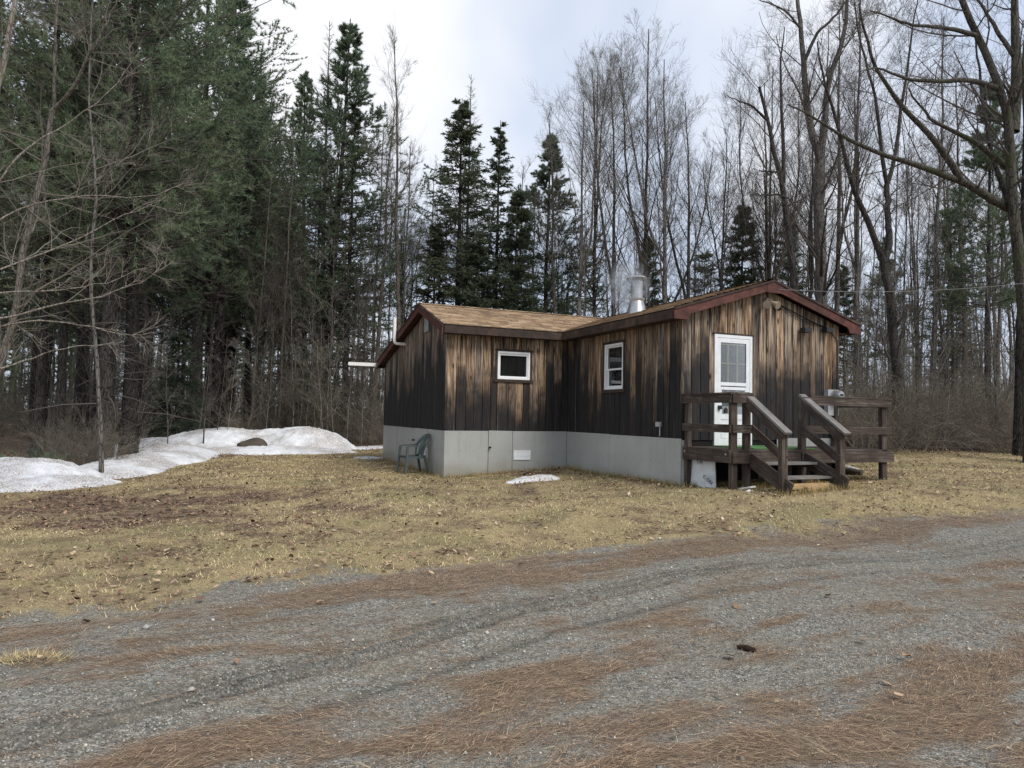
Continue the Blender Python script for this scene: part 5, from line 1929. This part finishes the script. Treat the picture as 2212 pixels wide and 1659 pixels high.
def shrub_proto(seed, H, wdt, stems=46, mat='brush', arch=-.9):
    rg = np.random.default_rng(seed)
    a = rg.uniform(0, 6.28, stems); r = np.sqrt(rg.random(stems)) * wdt * .5
    k = 7
    P0 = np.zeros((stems, k, 3)); P0[:, 0, 0] = r * np.cos(a); P0[:, 0, 1] = r * np.sin(a); P0[:, 0, 2] = -.05
    d = nrmz(np.stack([np.cos(a) * .5, np.sin(a) * .5, np.full(stems, 1.3)], -1) + rg.normal(0, .35, (stems, 3)))
    L_ = H * rg.uniform(.6, 1.35, stems)[:, None]
    for j in range(1, k):
        d = nrmz(d + np.array([[0, 0, arch * j / k / k * 2]]) + rg.normal(0, .10, (stems, 3)))
        P0[:, j] = P0[:, j - 1] + d * L_ / (k - 1)
    P0[:, :, 2] = np.maximum(P0[:, :, 2], .03)
    P0[:, 0, 2] = -.05
    R0 = np.linspace(.012, .004, k)[None] * rg.uniform(.6, 1.3, stems)[:, None]
    st_ = Geo(); st_.tubes(P0, R0, 4)
    cr = Geo()
    P1, R1 = grow(rg, P0, R0, 9, .2, 1., 42, 14, lambda t, L2: L2 * .33, 4, .1, .14, .6, .0036)
    cr.tubes(P1, R1, 3)
    P2, R2 = grow(rg, P1, R1, 4, .15, 1., 42, 14, lambda t, L2: L2 * .45, 3, .05, .15, .7, .003)
    cr.tubes(P2, R2, 3)
    return {'stems': st_.mesh('stems', mat), 'crown': cr.mesh('crown', mat)}


def plant(name, proto, x, y, label, cat='tree', group=None, s=1.0, sz=None, rz=None, sink=.08):
    o_ = thing(name, label, cat, (x, y, g1(x, y) - sink), rt.uniform(0, 6.28) if rz is None else rz, group)
    o_.scale = (s, s, s if sz is None else sz)
    for part, me_ in proto.items():
        link(part, me_, None, o_)
    return o_


def atpx(px, Y):
    return (px - 1106.0) / F * Y, Y


rt = random.Random(8)


# ---- trees with a shape of their own
def hero(name, label, lines, mats, seed, n1=7, n2=6, n3=5, up=.35, ang=48, l1=.34, lmin=.5, dead=0, n4=0, azb=None):
    """lines: [(points, r0, r1)] in world space; the first one stands on the ground"""
    rg = np.random.default_rng(seed)
    b = lines[0][0][0]
    bx, by = b[0], b[1]
    gz = g1(bx, by) - .08
    base = Vector((bx, by, gz))
    o_ = thing(name, label, 'tree', base)
    k = 16
    P0 = []; R0 = []
    for li, (pts, ra, rb) in enumerate(lines):
        p = resample(pts, k) - np.array(base)
        if li == 0:
            p[0, 2] = 0
        j = rg.normal(0, .018, p.shape) * np.linspace(0, 1, k)[:, None]
        p = p + j
        P0.append(p)
        r = np.linspace(ra, rb, k)
        if li == 0:
            r[0] *= 1.3
        R0.append(r)
    P0 = np.array(P0); R0 = np.array(R0)
    tr = Geo(); tr.tubes(P0, R0, 9)
    cr = Geo()
    Ls = np.linalg.norm(np.diff(P0, axis=1), axis=2).sum(1)
    cnt = np.maximum(3, (n1 * Ls / Ls.mean()).astype(int))
    cnt[0] = max(3, int(cnt[0] * .6))
    t0 = np.full(len(lines), .12); t0[0] = .4
    PP = []; RR = []
    for i_ in range(len(lines)):
        p, r = grow(rg, P0[i_:i_ + 1], R0[i_:i_ + 1], int(cnt[i_]), t0[i_], 1., ang, 12, lambda t, L_: np.clip(L_ * l1 * (1.15 - .75 * t), lmin, 3.6), 7, up, .09, .30, .006, azb=azb)
        PP.append(p); RR.append(r)
    P1 = np.concatenate(PP); R1 = np.concatenate(RR)
    cr.tubes(P1, R1, 5)
    P2, R2 = grow(rg, P1, R1, n2, .12, 1., 42, 12, lambda t, L_: L_ * .48 * (1.1 - .5 * t) + .1, 5, up * .8, .10, .45, .0035)
    cr.tubes(P2, R2, 4)
    P3, R3 = grow(rg, P2, R2, n3, .1, 1., 40, 13, lambda t, L_: L_ * .48 + .06, 4, up * .6, .11, .5, .0025)
    cr.tubes(P3, R3, 3)
    if n4:
        P4, R4 = grow(rg, P3, R3, n4, .15, 1., 40, 13, lambda t, L_: L_ * .5 + .05, 2, up * .5, .11, .6, .0024)
        cr.tubes(P4, R4, 3)
    link('trunk', tr.mesh('trunk', mats[0]), None, o_)
    link('crown', cr.mesh('crown', mats[1]), None, o_)
    return o_


def line(pts, Y0, Y1):
    n_ = len(pts)
    return [W(px, py, Y0 + (Y1 - Y0) * i / max(1, n_ - 1)) for i, (px, py) in enumerate(pts)]


DARKW = ('bark_dark', 'twig_dark')
hero('maple_tree', 'huge bare tree at the right edge with long limbs reaching left', [
    (line([(2232, 952), (2218, 760), (2210, 620), (2197, 520), (2180, 400), (2186, 280), (2178, 220), (2163, 190), (2135, 132), (2107, 68), (2075, 0), (2040, -90)], 17, 16), .175, .055),
    (line([(2188, 285), (2195, 200), (2196, 120), (2190, 40), (2200, -100)], 16.6, 16.8), .14, .055),
    (line([(2180, 450), (2150, 436), (2115, 412), (2075, 388), (2035, 380), (1995, 360), (1927, 340), (1855, 316), (1795, 280), (1745, 242), (1700, 225)], 17, 14), .105, .014),
    (line([(2075, 388), (2047, 340), (2007, 288), (1955, 240), (1915, 188), (1891, 148), (1875, 100), (1863, 48), (1860, -20)], 16, 14.5), .08, .014),
    (line([(2180, 365), (2115, 312), (2055, 280), (2023, 268), (1985, 230), (1965, 190)], 17, 15.5), .08, .015),
    (line([(2163, 195), (2120, 178), (2075, 172), (1995, 176), (1947, 168), (1907, 148), (1870, 150)], 16.5, 14), .07, .014),
    (line([(2107, 76), (2047, 60), (1987, 56), (1935, 46), (1880, 20)], 16, 14), .055, .012),
    (line([(2190, 120), (2150, 60), (2120, 10), (2080, -40)], 16.7, 17.5), .06, .02)],
    ('bark_mossy', 'twig_dark'), 31, n1=11, n2=6, n3=5, n4=2, up=.5, ang=52, l1=.30)
hero('maple_tree', 'second dark trunk close behind the huge tree at the right edge', [
    (line([(2200, 945), (2204, 700), (2212, 500), (2216, 300), (2212, 100), (2225, -60)], 18.6, 19), .12, .05),
    (line([(2208, 520), (2180, 440), (2140, 330), (2120, 200), (2105, 60)], 18.8, 20), .08, .02)], DARKW, 32, n1=9, n2=6, n3=5, n4=1)
hero('cherry_tree', 'slim black tree forking into a V low down, right of the cabin', [
    (line([(1940, 960), (1936, 800), (1928, 700), (1919, 620), (1909, 568)], 22, 22), .155, .125),
    (line([(1909, 570), (1880, 490), (1848, 420), (1830, 360), (1815, 290), (1795, 220), (1775, 160), (1765, 90)], 22, 21), .105, .02),
    (line([(1909, 570), (1922, 530), (1918, 470), (1916, 398)], 22, 22.3), .11, .085),
    (line([(1916, 400), (1905, 340), (1900, 280), (1890, 200), (1870, 140), (1850, 60), (1845, -10)], 22.3, 21.5), .07, .016),
    (line([(1916, 400), (1930, 360), (1940, 290), (1945, 240), (1960, 150), (1970, 60), (1985, -20)], 22.3, 23), .07, .016)],
    DARKW, 33, n1=8, n2=6, n3=5, n4=2, up=.55, ang=40)
hero('maple_tree', 'tall twin-stemmed bare tree rising behind the cabin gable', [
    (line([(1776, 915), (1774, 600), (1769, 440), (1771, 338)], 27, 27), .235, .19),
    (line([(1771, 342), (1750, 280), (1742, 220), (1735, 130), (1730, 60), (1722, 0), (1712, -100)], 27, 27), .15, .05),
    (line([(1771, 342), (1782, 280), (1785, 200), (1791, 160), (1812, 120), (1828, 50), (1832, -60)], 27, 26), .14, .05),
    (line([(1738, 132), (1765, 70), (1810, 30), (1835, -10)], 27, 25.5), .075, .03),
    (line([(1728, 60), (1700, 25), (1660, 5), (1620, -5)], 27, 26), .05, .012)],
    ('bark_grey', 'twig_dark'), 34, n1=9, n2=6, n3=5, n4=2, up=.5, ang=46)
hero('maple_tree', 'dark leaning tree with broken stubs left of the twin-stemmed tree', [
    (line([(1720, 910), (1716, 600), (1706, 520), (1695, 430), (1683, 370), (1670, 320), (1658, 260), (1648, 205), (1640, 188)], 25, 25), .185, .05),
    (line([(1692, 395), (1693, 320), (1688, 240), (1686, 140), (1692, 60)], 25, 25.5), .08, .02),
    (line([(1684, 372), (1660, 371), (1640, 368)], 25, 24.5), .045, .02),
    (line([(1700, 428), (1680, 420), (1655, 421), (1630, 420)], 25, 24.2), .045, .012),
    (line([(1655, 258), (1625, 228), (1595, 218), (1570, 205)], 25, 24), .05, .010)], DARKW, 35, n1=8, n2=6, n3=5, n4=2, up=.4, ang=55)
PALE = ('bark_pale', 'twig_pale')
hero('ash_tree', 'pale smooth bare tree leaning right, near the left edge', [
    (line([(-70, 1020), (8, 764), (38, 668), (52, 520), (80, 420), (105, 310), (117, 233)], 12.5, 12.5), .075, .042),
    (line([(117, 235), (118, 150), (120, 60), (132, -60)], 12.5, 12.3), .034, .014),
    (line([(117, 235), (150, 205), (172, 165), (190, 120), (218, 80), (255, -10)], 12.5, 12), .038, .012)],
    PALE, 36, n1=12, n2=6, n3=4, n4=0, up=.12, ang=62, l1=.5)
hero('ash_tree', 'pale tree cut by the left edge whose long twigs sweep across the pines', [
    (line([(-120, 1040), (-60, 700), (-30, 400), (-5, 190), (15, 100), (30, 20), (40, -80)], 10.5, 11), .08, .03),
    (line([(-60, 690), (20, 688), (100, 662), (220, 640), (330, 600), (352, 560)], 10.5, 11.5), .019, .004),
    (line([(-55, 640), (20, 630), (120, 628), (230, 612), (310, 575)], 10.5, 12), .016, .004),
    (line([(-60, 720), (20, 700), (90, 690), (180, 702), (280, 728), (360, 716)], 10.5, 11), .016, .004),
    (line([(-65, 820), (20, 790), (100, 762), (180, 745), (270, 742)], 10.5, 11.5), .016, .004),
    (line([(-50, 600), (60, 560), (150, 525), (260, 470), (372, 422)], 10.7, 12), .017, .004),
    (line([(-40, 450), (40, 330), (140, 270), (240, 200), (300, 110)], 10.8, 12), .019, .004),
    (line([(-45, 500), (60, 440), (200, 420), (300, 430), (420, 390)], 10.8, 12.5), .016, .004)],
    PALE, 37, n1=9, n2=5, n3=4, n4=0, up=.14, ang=45, l1=.30, lmin=.4)
hero('birch_tree', 'thin pale birch standing straight before the dark left pines', [
    (line([(222, 985), (204, 700), (194, 620), (197, 540), (209, 430), (205, 350), (194, 250), (187, 150), (201, 60), (203, -40)], 15.5, 15.5), .045, .016),
    (line([(197, 560), (240, 540), (300, 520), (345, 480)], 15.5, 15), .02, .005),
    (line([(206, 400), (240, 360), (300, 350), (340, 270)], 15.5, 15), .02, .005)],
    ('bark_grey', 'twig_pale'), 38, n1=12, n2=6, n3=4, n4=0, up=.15, ang=60, l1=.3)

# ---- shared shapes
bare = [bare_proto(100 + i, H, r, c0, n1, n2, n3, 3, ang, up, fk, mt_, spr, dead) for i, (H, r, c0, n1, n2, n3, ang, up, fk, mt_, spr, dead) in enumerate([
    (17, .16, .30, 14, 7, 7, 40, .50, True, ('bark_grey', 'twig'), .34, 6),
    (18, .17, .36, 13, 7, 7, 38, .52, True, ('bark_grey', 'twig'), .33, 5),
    (16, .14, .45, 13, 7, 7, 38, .55, False, ('bark_brown', 'twig'), .28, 10),
    (17, .13, .50, 12, 7, 6, 32, .60, False, ('bark_grey', 'twig_dark'), .24, 8),
    (15, .11, .28, 16, 6, 7, 44, .50, True, ('bark_dark', 'twig_dark'), .32, 9),
    (18, .15, .34, 17, 7, 6, 36, .65, True, ('bark_brown', 'twig'), .34, 4),
    (14, .09, .35, 16, 6, 6, 42, .45, False, ('bark_grey', 'twig'), .22, 10),
    (13, .07, .30, 16, 6, 6, 40, .50, False, ('bark_mossy', 'twig_dark'), .20, 12)])]
pines = [pine_proto(200, 24, .26, .27, 4.8, 24, 5, nside=12), pine_proto(201, 21, .22, .26, 3.5, 23, 5), pine_proto(202, 17, .17, .36, 2.3, 18, 5),
         pine_proto(203, 20, .15, .50, 3.0, 16, 5, dead=50)]
spruces = [spruce_proto(300, 17.5, .2, .10, 3.7, 40, 6, 15, 10, power=.85, ragged=.35, droop=.36), spruce_proto(301, 17, .16, .12, 2.5, 34, 5, 12, 9, ragged=.6, droop=.36),
           spruce_proto(302, 12, .12, .06, 2.3, 30, 6, 14, 10, ragged=.3), spruce_proto(303, 4.5, .05, .03, 1.55, 17, 7, 15, 11, blade=(.10, .022))]
hemlocks = [spruce_proto(310, 18, .155, .36, 3.2, 27, 5, 13, 10, ('bark_dark', 'twig_dark', 'hemlock_needles'), .5, ragged=.4, droop=.34),
            spruce_proto(311, 15, .125, .30, 2.7, 25, 5, 13, 10, ('bark_mossy', 'twig_dark', 'hemlock_needles'), .6, ragged=.45, droop=.3)]
larch = larch_proto(400, 20, .16)
sap = [sapling_proto(500 + i, H, r, n_, mt_) for i, (H, r, n_, mt_) in enumerate([(6.5, .030, 18, ('bark_grey', 'twig')), (5., .022, 16, ('bark_brown', 'twig')), (4., .018, 14, ('bark_pale', 'twig_pale')), (8., .04, 20, ('bark_grey', 'twig_dark'))])]
shr = [shrub_proto(600, 2.3, 2.0, 50), shrub_proto(601, 1.9, 1.6, 44), shrub_proto(602, 2.7, 1.4, 36, arch=-.4), shrub_proto(603, 1.3, 1.2, 40)]


def named(kind, proto, px, Y, label, s=1., sz=None, cat='tree', rz=None):
    x, y = atpx(px, Y)
    return plant(kind, proto, x, y, label, cat, None, s, sz, rz)


# ---- trees one can pick out
named('pine_tree', pines[0], 425, 30.0, 'tallest white pine, full crown, behind the snowbank', 1.1, 1.0)
named('pine_tree', pines[1], 468, 30.8, 'white pine with dark trunk just right of the tallest pine', 1.02)
named('pine_tree', pines[1], 700, 34.0, 'tall pine standing over the right end of the snowbank', 1.2, 1.0)
named('spruce_tree', spruces[1], 742, 34.0, 'narrow spruce close right of the pine over the snowbank end', 1.15, 1.0)
named('spruce_tree', spruces[0], 985, 36.0, 'broad dark spruce rising behind the tan roof', 1.25, 1.02)
named('spruce_tree', spruces[2], 932, 38.0, 'short dark spruce tucked left of the broad dark spruce', 1.15, 1.0)
named('spruce_tree', spruces[2], 1030, 34.5, 'low spruce in front of and right of the broad dark spruce', 1.2, .85)
named('larch_tree', larch, 1000, 39.0, 'bare conical larch poking up behind the broad dark spruce', 1.03)
named('spruce_tree', spruces[1], 1062, 36.0, 'thin ragged spruce just right of the broad dark spruce', 1.15, .98)
named('spruce_tree', spruces[2], 1108, 35.0, 'shorter pointed spruce between thin spruce and grey-green pine', 1.2, 1.08)
named('pine_tree', pines[2], 1172, 37.0, 'grey-green pine with rounded top left of the bare trees', 1.15, .98)
named('spruce_tree', spruces[2], 1602, 36.0, 'cone-shaped spruce behind the cabin roof, right of the chimney', 1.25, 1.05)
named('spruce_tree', spruces[2], 1702, 39.0, 'small spruce half hidden behind the dark leaning tree', 1.08)
named('spruce_tree', spruces[2], 1400, 38.0, 'small spruce behind the smoking chimney', .95)
named('pine_tree', pines[2], 2135, 25.0, 'dark pine behind the huge tree at the right edge', .78)
named('hemlock_tree', hemlocks[1], 2060, 31.0, 'dark hemlock in the brush left of the right edge', .72)
named('spruce_tree', spruces[3], 385, 27.5, 'young dark green spruce standing just behind the snowbank', 1.05)
named('spruce_tree', spruces[3], 300, 29.5, 'young spruce in the shade left of the tallest pine', .8)
named('spruce_tree', spruces[3], 660, 31.0, 'low young spruce behind the right half of the snowbank', .75)
named('larch_tree', larch, 690, 37.0, 'bare larch tip above the pine over the snowbank end', 1.12)
for px, Y, k, s, lab in ((1240, 33, 0, .96, 'bare tree with bright bark patches left of the chimney'), (1330, 34, 1, 1.0, 'bare tree between chimney and pine, many upright twigs'),
                         (1378, 33, 5, 1.10, 'tallest bare tree with fan of twigs straight above the chimney'), (1442, 32, 0, 1.05, 'bare tree just right of the chimney'),
                         (1492, 35, 1, .97, 'bare tree two trunks right of the chimney'), (1545, 33, 4, .95, 'dark bare tree left of the cone-shaped spruce'),
                         (806, 32, 2, .98, 'slender leaning bare tree between snowbank and cabin'), (868, 35, 6, 1.05, 'thin bare tree above the cabin gable end'),
                         (1850, 26, 3, .95, 'straight grey trunk between the twin-stemmed tree and the V-forked tree'), (2010, 27, 3, 1.0, 'straight grey trunk right of the V-forked tree'),
                         (2095, 29, 2, 1.0, 'brown trunk standing behind the brush at the right')):
    named('bare_tree', bare[k], px, Y, lab, s)

# ---- the rest of the woods
taken = [(425, 30), (468, 30.8)]


ORD = ('first second third fourth fifth sixth seventh eighth ninth tenth eleventh twelfth thirteenth fourteenth fifteenth sixteenth seventeenth '
       'eighteenth nineteenth twentieth').split()


def ordinal(i):
    if i < 20:
        return ORD[i]
    return ('twenty-' if i < 29 else 'thirty-') + ORD[(i + 1) % 10 - 1] if (i + 1) % 10 else 'thirtieth'


def fill(n_, p0, p1, Y0, Y1, protos, name, label, group, s0, s1, cat='tree', gap=14, ypow=1.):
    """label: a phrase with one %s for the place in the row, counted from the left"""
    spots = []; tries = 0
    while len(spots) < n_ and tries < n_ * 40:
        tries += 1
        px = rt.uniform(p0, p1); Y = Y0 + (Y1 - Y0) * rt.random() ** ypow
        if any(abs(px - a) < gap and abs(Y - b) < 3.5 for a, b in taken):
            continue
        x, y = atpx(px, Y)
        u, v = to_house(x, y)
        if -4.6 < u < 5.6 and -3 < v < 12.5:
            continue
        taken.append((px, Y))
        spots.append((px, x, y))
    seen = 0
    for px, x, y in sorted(spots):
        s = rt.uniform(s0, s1)
        plant(name, rt.choice(protos), x, y, label % ordinal(seen), cat, group, s, s * rt.uniform(.92, 1.08))
        seen += 1


fill(10, -160, 345, 18, 31, [pines[3], hemlocks[0], hemlocks[1], pines[1]], 'evergreen_tree', '%s from the left of the dark evergreens left of the tallest pine', 'dark evergreens at the left', .85, 1.1, gap=18)
fill(10, 250, 720, 33, 46, [pines[3], hemlocks[0], hemlocks[1], pines[2], pines[1]], 'evergreen_tree', '%s from the left of the evergreens standing behind the snowbank', 'evergreens behind the snowbank', .85, 1.08, gap=14)
fill(11, -120, 560, 31, 52, [hemlocks[0], pines[3], pines[1]], 'evergreen_tree', '%s from the left of the dim evergreens deepest in the left woods', 'evergreens deep in the left woods', .8, 1.05, gap=12)
fill(6, 1120, 2150, 40, 52, [spruces[2], pines[2], hemlocks[1]], 'evergreen_tree', '%s from the left of the small far evergreens behind the cabin', 'distant evergreens behind the cabin', .75, .95, gap=30)
fill(16, 540, 960, 30, 48, bare[2:5] + bare[6:], 'bare_tree', '%s from the left of the bare trees between snowbank and cabin', 'bare trees left of the cabin', .85, 1.08, gap=9)
fill(20, 850, 1240, 37, 54, bare[2:5] + bare[6:], 'bare_tree', '%s from the left of the bare trees among the spruces behind the tan roof', 'bare trees behind the tan roof', .8, 1.0, gap=9)
fill(26, 1200, 1720, 34, 56, bare, 'bare_tree', '%s from the left of the bare grey trees in the woods behind the chimney', 'bare trees behind the chimney', .82, 1.06, gap=8)
fill(28, 1690, 2260, 28, 54, bare, 'bare_tree', '%s from the left of the bare trees in the woods right of the cabin', 'bare trees right of the cabin', .8, 1.08, gap=8)
fill(8, 230, 640, 29, 40, bare[6:8] + [bare[3]], 'bare_tree', '%s from the left of the bare poles among the evergreens behind the snowbank', 'bare poles among the evergreens', .85, 1.05, gap=12)
fill(26, 1220, 2260, 30, 50, [sap[3], sap[0]], 'young_tree', '%s from the left of the slim bare poles in the woods behind the cabin', 'slim poles behind the cabin', 1.3, 2.1, 'tree', gap=5)
fill(34, 520, 850, 27.5, 33, sap, 'sapling', '%s from the left of the thin saplings behind the right snowbank end', 'saplings left of the cabin', .8, 1.25, 'sapling', gap=3)
fill(16, 60, 520, 20, 30, sap, 'sapling', '%s from the left of the thin saplings shaded by the left pines', 'saplings behind the snow', .7, 1.1, 'sapling', gap=6)
fill(30, 1800, 2260, 20.5, 29, sap, 'sapling', '%s from the left of the thin saplings in the brush right of the cabin', 'saplings right of the cabin', .7, 1.15, 'sapling', gap=4)
fill(24, 1800, 2280, 19.3, 25.5, shr[:3], 'shrub', '%s from the left of the tangled shrubs edging the lawn right of the cabin', 'brush right of the cabin', .6, .95, 'shrub', gap=6)
fill(14, 1790, 2280, 26, 34, shr[:3], 'shrub', '%s from the left of the shrubs deeper in the right woods', 'brush deep in the right woods', .8, 1.2, 'shrub', gap=6)
fill(12, 540, 850, 29, 36, shr, 'shrub', '%s from the left of the low shrubs behind the snowbank end', 'brush behind the snowbank end', .6, .95, 'shrub', gap=6)
for px, Y, k, s, lab in ((185, 17.5, 1, .62, 'twiggy grey bush between the two snow piles'), (215, 18.6, 0, .58, 'twiggy bush right beside the narrow snow strip'), (140, 17.2, 3, .8, 'low bush behind the smaller snow pile'), (545, 28.6, 3, 1.05, 'reddish twiggy bush just behind the snowbank crest')):
    named('shrub', shr[k], px, Y, lab, s, cat='shrub')
# fallen evergreen boughs by the small pile
bg_ = np.random.default_rng(77)
for px, Y, lab in ((35, 15.2, 'green pine bough lying behind the smaller snow pile'), (100, 16.4, 'second green pine bough lying further behind the smaller snow pile')):
    x, y = atpx(px, Y)
    g_ = Geo(); f_ = Geo()
    P0 = np.array([[(0, 0, .12), (.35, .05, .25), (.7, .02, .28), (1.1, .08, .18)]]); R0 = np.array([[.018, .014, .01, .006]])
    P0 = np.concatenate([P0, P0 * np.array([-.6, .9, 1.2])]); R0 = np.concatenate([R0, R0])
    g_.tubes(P0, R0, 5)
    P1, R1 = grow(bg_, P0, R0, 16, .1, 1, 45, 12, lambda t, L_: .35 + 0 * t, 4, -.2, .08, .5, .004)
    g_.tubes(P1, R1, 3)
    B, D = along(bg_, P1, 12, .1, 1)
    f_.tris(needles(bg_, B, D, 9, .13, .006, .5))
    o_ = thing('pine_bough', lab, 'bough', (x, y, g1(x, y)), bg_.uniform(0, 3))
    link('stem', g_.mesh('stem', 'bark_brown'), None, o_); link('needle_crown', f_.mesh('needle_crown', 'pine_needles', False), None, o_)


# ---- far woods: one grey mass of trunks and twigs nobody could count
def far_woods():
    rg = np.random.default_rng(900)

    def stand(n_, p0, p1, Y0, Y1, h0, h1, k, r0, r1):
        px = rg.uniform(p0, p1, n_); Y = rg.uniform(Y0, Y1, n_)
        x = (px - 1106) / F * Y
        H = rg.uniform(h0, h1, n_)
        z = np.linspace(0, 1, k)
        P0 = np.zeros((n_, k, 3))
        P0[:, :, 0] = x[:, None] + np.cumsum(rg.normal(0, .2, (n_, k)), 1); P0[:, :, 1] = Y[:, None] + np.cumsum(rg.normal(0, .2, (n_, k)), 1)
        P0[:, :, 2] = (gh(x, Y) - .3)[:, None] + H[:, None] * z[None]
        return P0, rg.uniform(r0, r1, n_)[:, None] * np.linspace(1, .15, k)[None]
    P0, R0 = stand(640, -300, 2520, 55, 100, 7, 15, 4, .05, .15)
    g_ = Geo(); g_.tubes(P0, R0, 4)
    P1, R1 = grow(rg, P0, R0, 9, .08, 1., 46, 15, lambda t, L_: 3.0 * (1.15 - .8 * t), 2, .35, .10, .4, .013)
    g_.tubes(P1, R1, 3)
    P2, R2 = grow(rg, P1, R1, 3, .15, 1., 44, 15, lambda t, L_: L_ * .5, 2, .3, .12, .6, .011)
    g_.tubes(P2, R2, 3)
    link('far_woods', g_.mesh('far_woods', 'twig'), None, kind='stuff', label='grey mass of distant bare trees closing off the view')
    # far evergreens closing the left side
    P0, R0 = stand(110, -400, 760, 52, 84, 10, 19, 6, .12, .22)
    g_ = Geo(); g_.tubes(P0, R0, 5)
    P1, R1 = grow(rg, P0, R0, 26, .10, 1., 82, 12, lambda t, L_: 2.9 * (1.1 - .85 * t), 3, -.1, .08, .2, .02)
    g_.tubes(P1, R1, 3)
    B, D = along(rg, P1, 8, .2, 1.)
    g_.tris(needles(rg, B, D, 2, .55, .13, .6))
    link('far_evergreens', g_.mesh('far_evergreens', 'spruce_needles', False), None, kind='stuff', label='dark mass of far evergreens deep behind the left woods')
    # low tangle under them
    n_ = 9000
    px = rg.uniform(-300, 2500, n_); Y = 31 + 50 * rg.random(n_) ** 1.3
    x = (px - 1106) / F * Y
    P0 = np.zeros((n_, 3, 3))
    d = nrmz(rg.normal(0, .55, (n_, 3)) + np.array([[0, 0, 1.]])); d[:, 2] = np.abs(d[:, 2])
    L_ = rg.uniform(.8, 3.6, n_)
    for j in range(3):
        P0[:, j] = np.stack([x, Y, gh(x, Y) - .05], -1) + d * (L_ * j / 2)[:, None] + rg.normal(0, .06 * j, (n_, 3))
    R0 = rg.uniform(.008, .02, n_)[:, None] * np.linspace(1, .4, 3)[None]
    g_ = Geo(); g_.tubes(P0, R0, 3)
    P1, R1 = grow(rg, P0, R0, 3, .2, 1., 45, 14, lambda t, L2: L2 * .5, 2, .1, .14, .6, .007)
    g_.tubes(P1, R1, 3)
    link('undergrowth', g_.mesh('undergrowth', 'brush'), None, kind='stuff', label='low brown tangle of undergrowth on the woods floor')


far_woods()
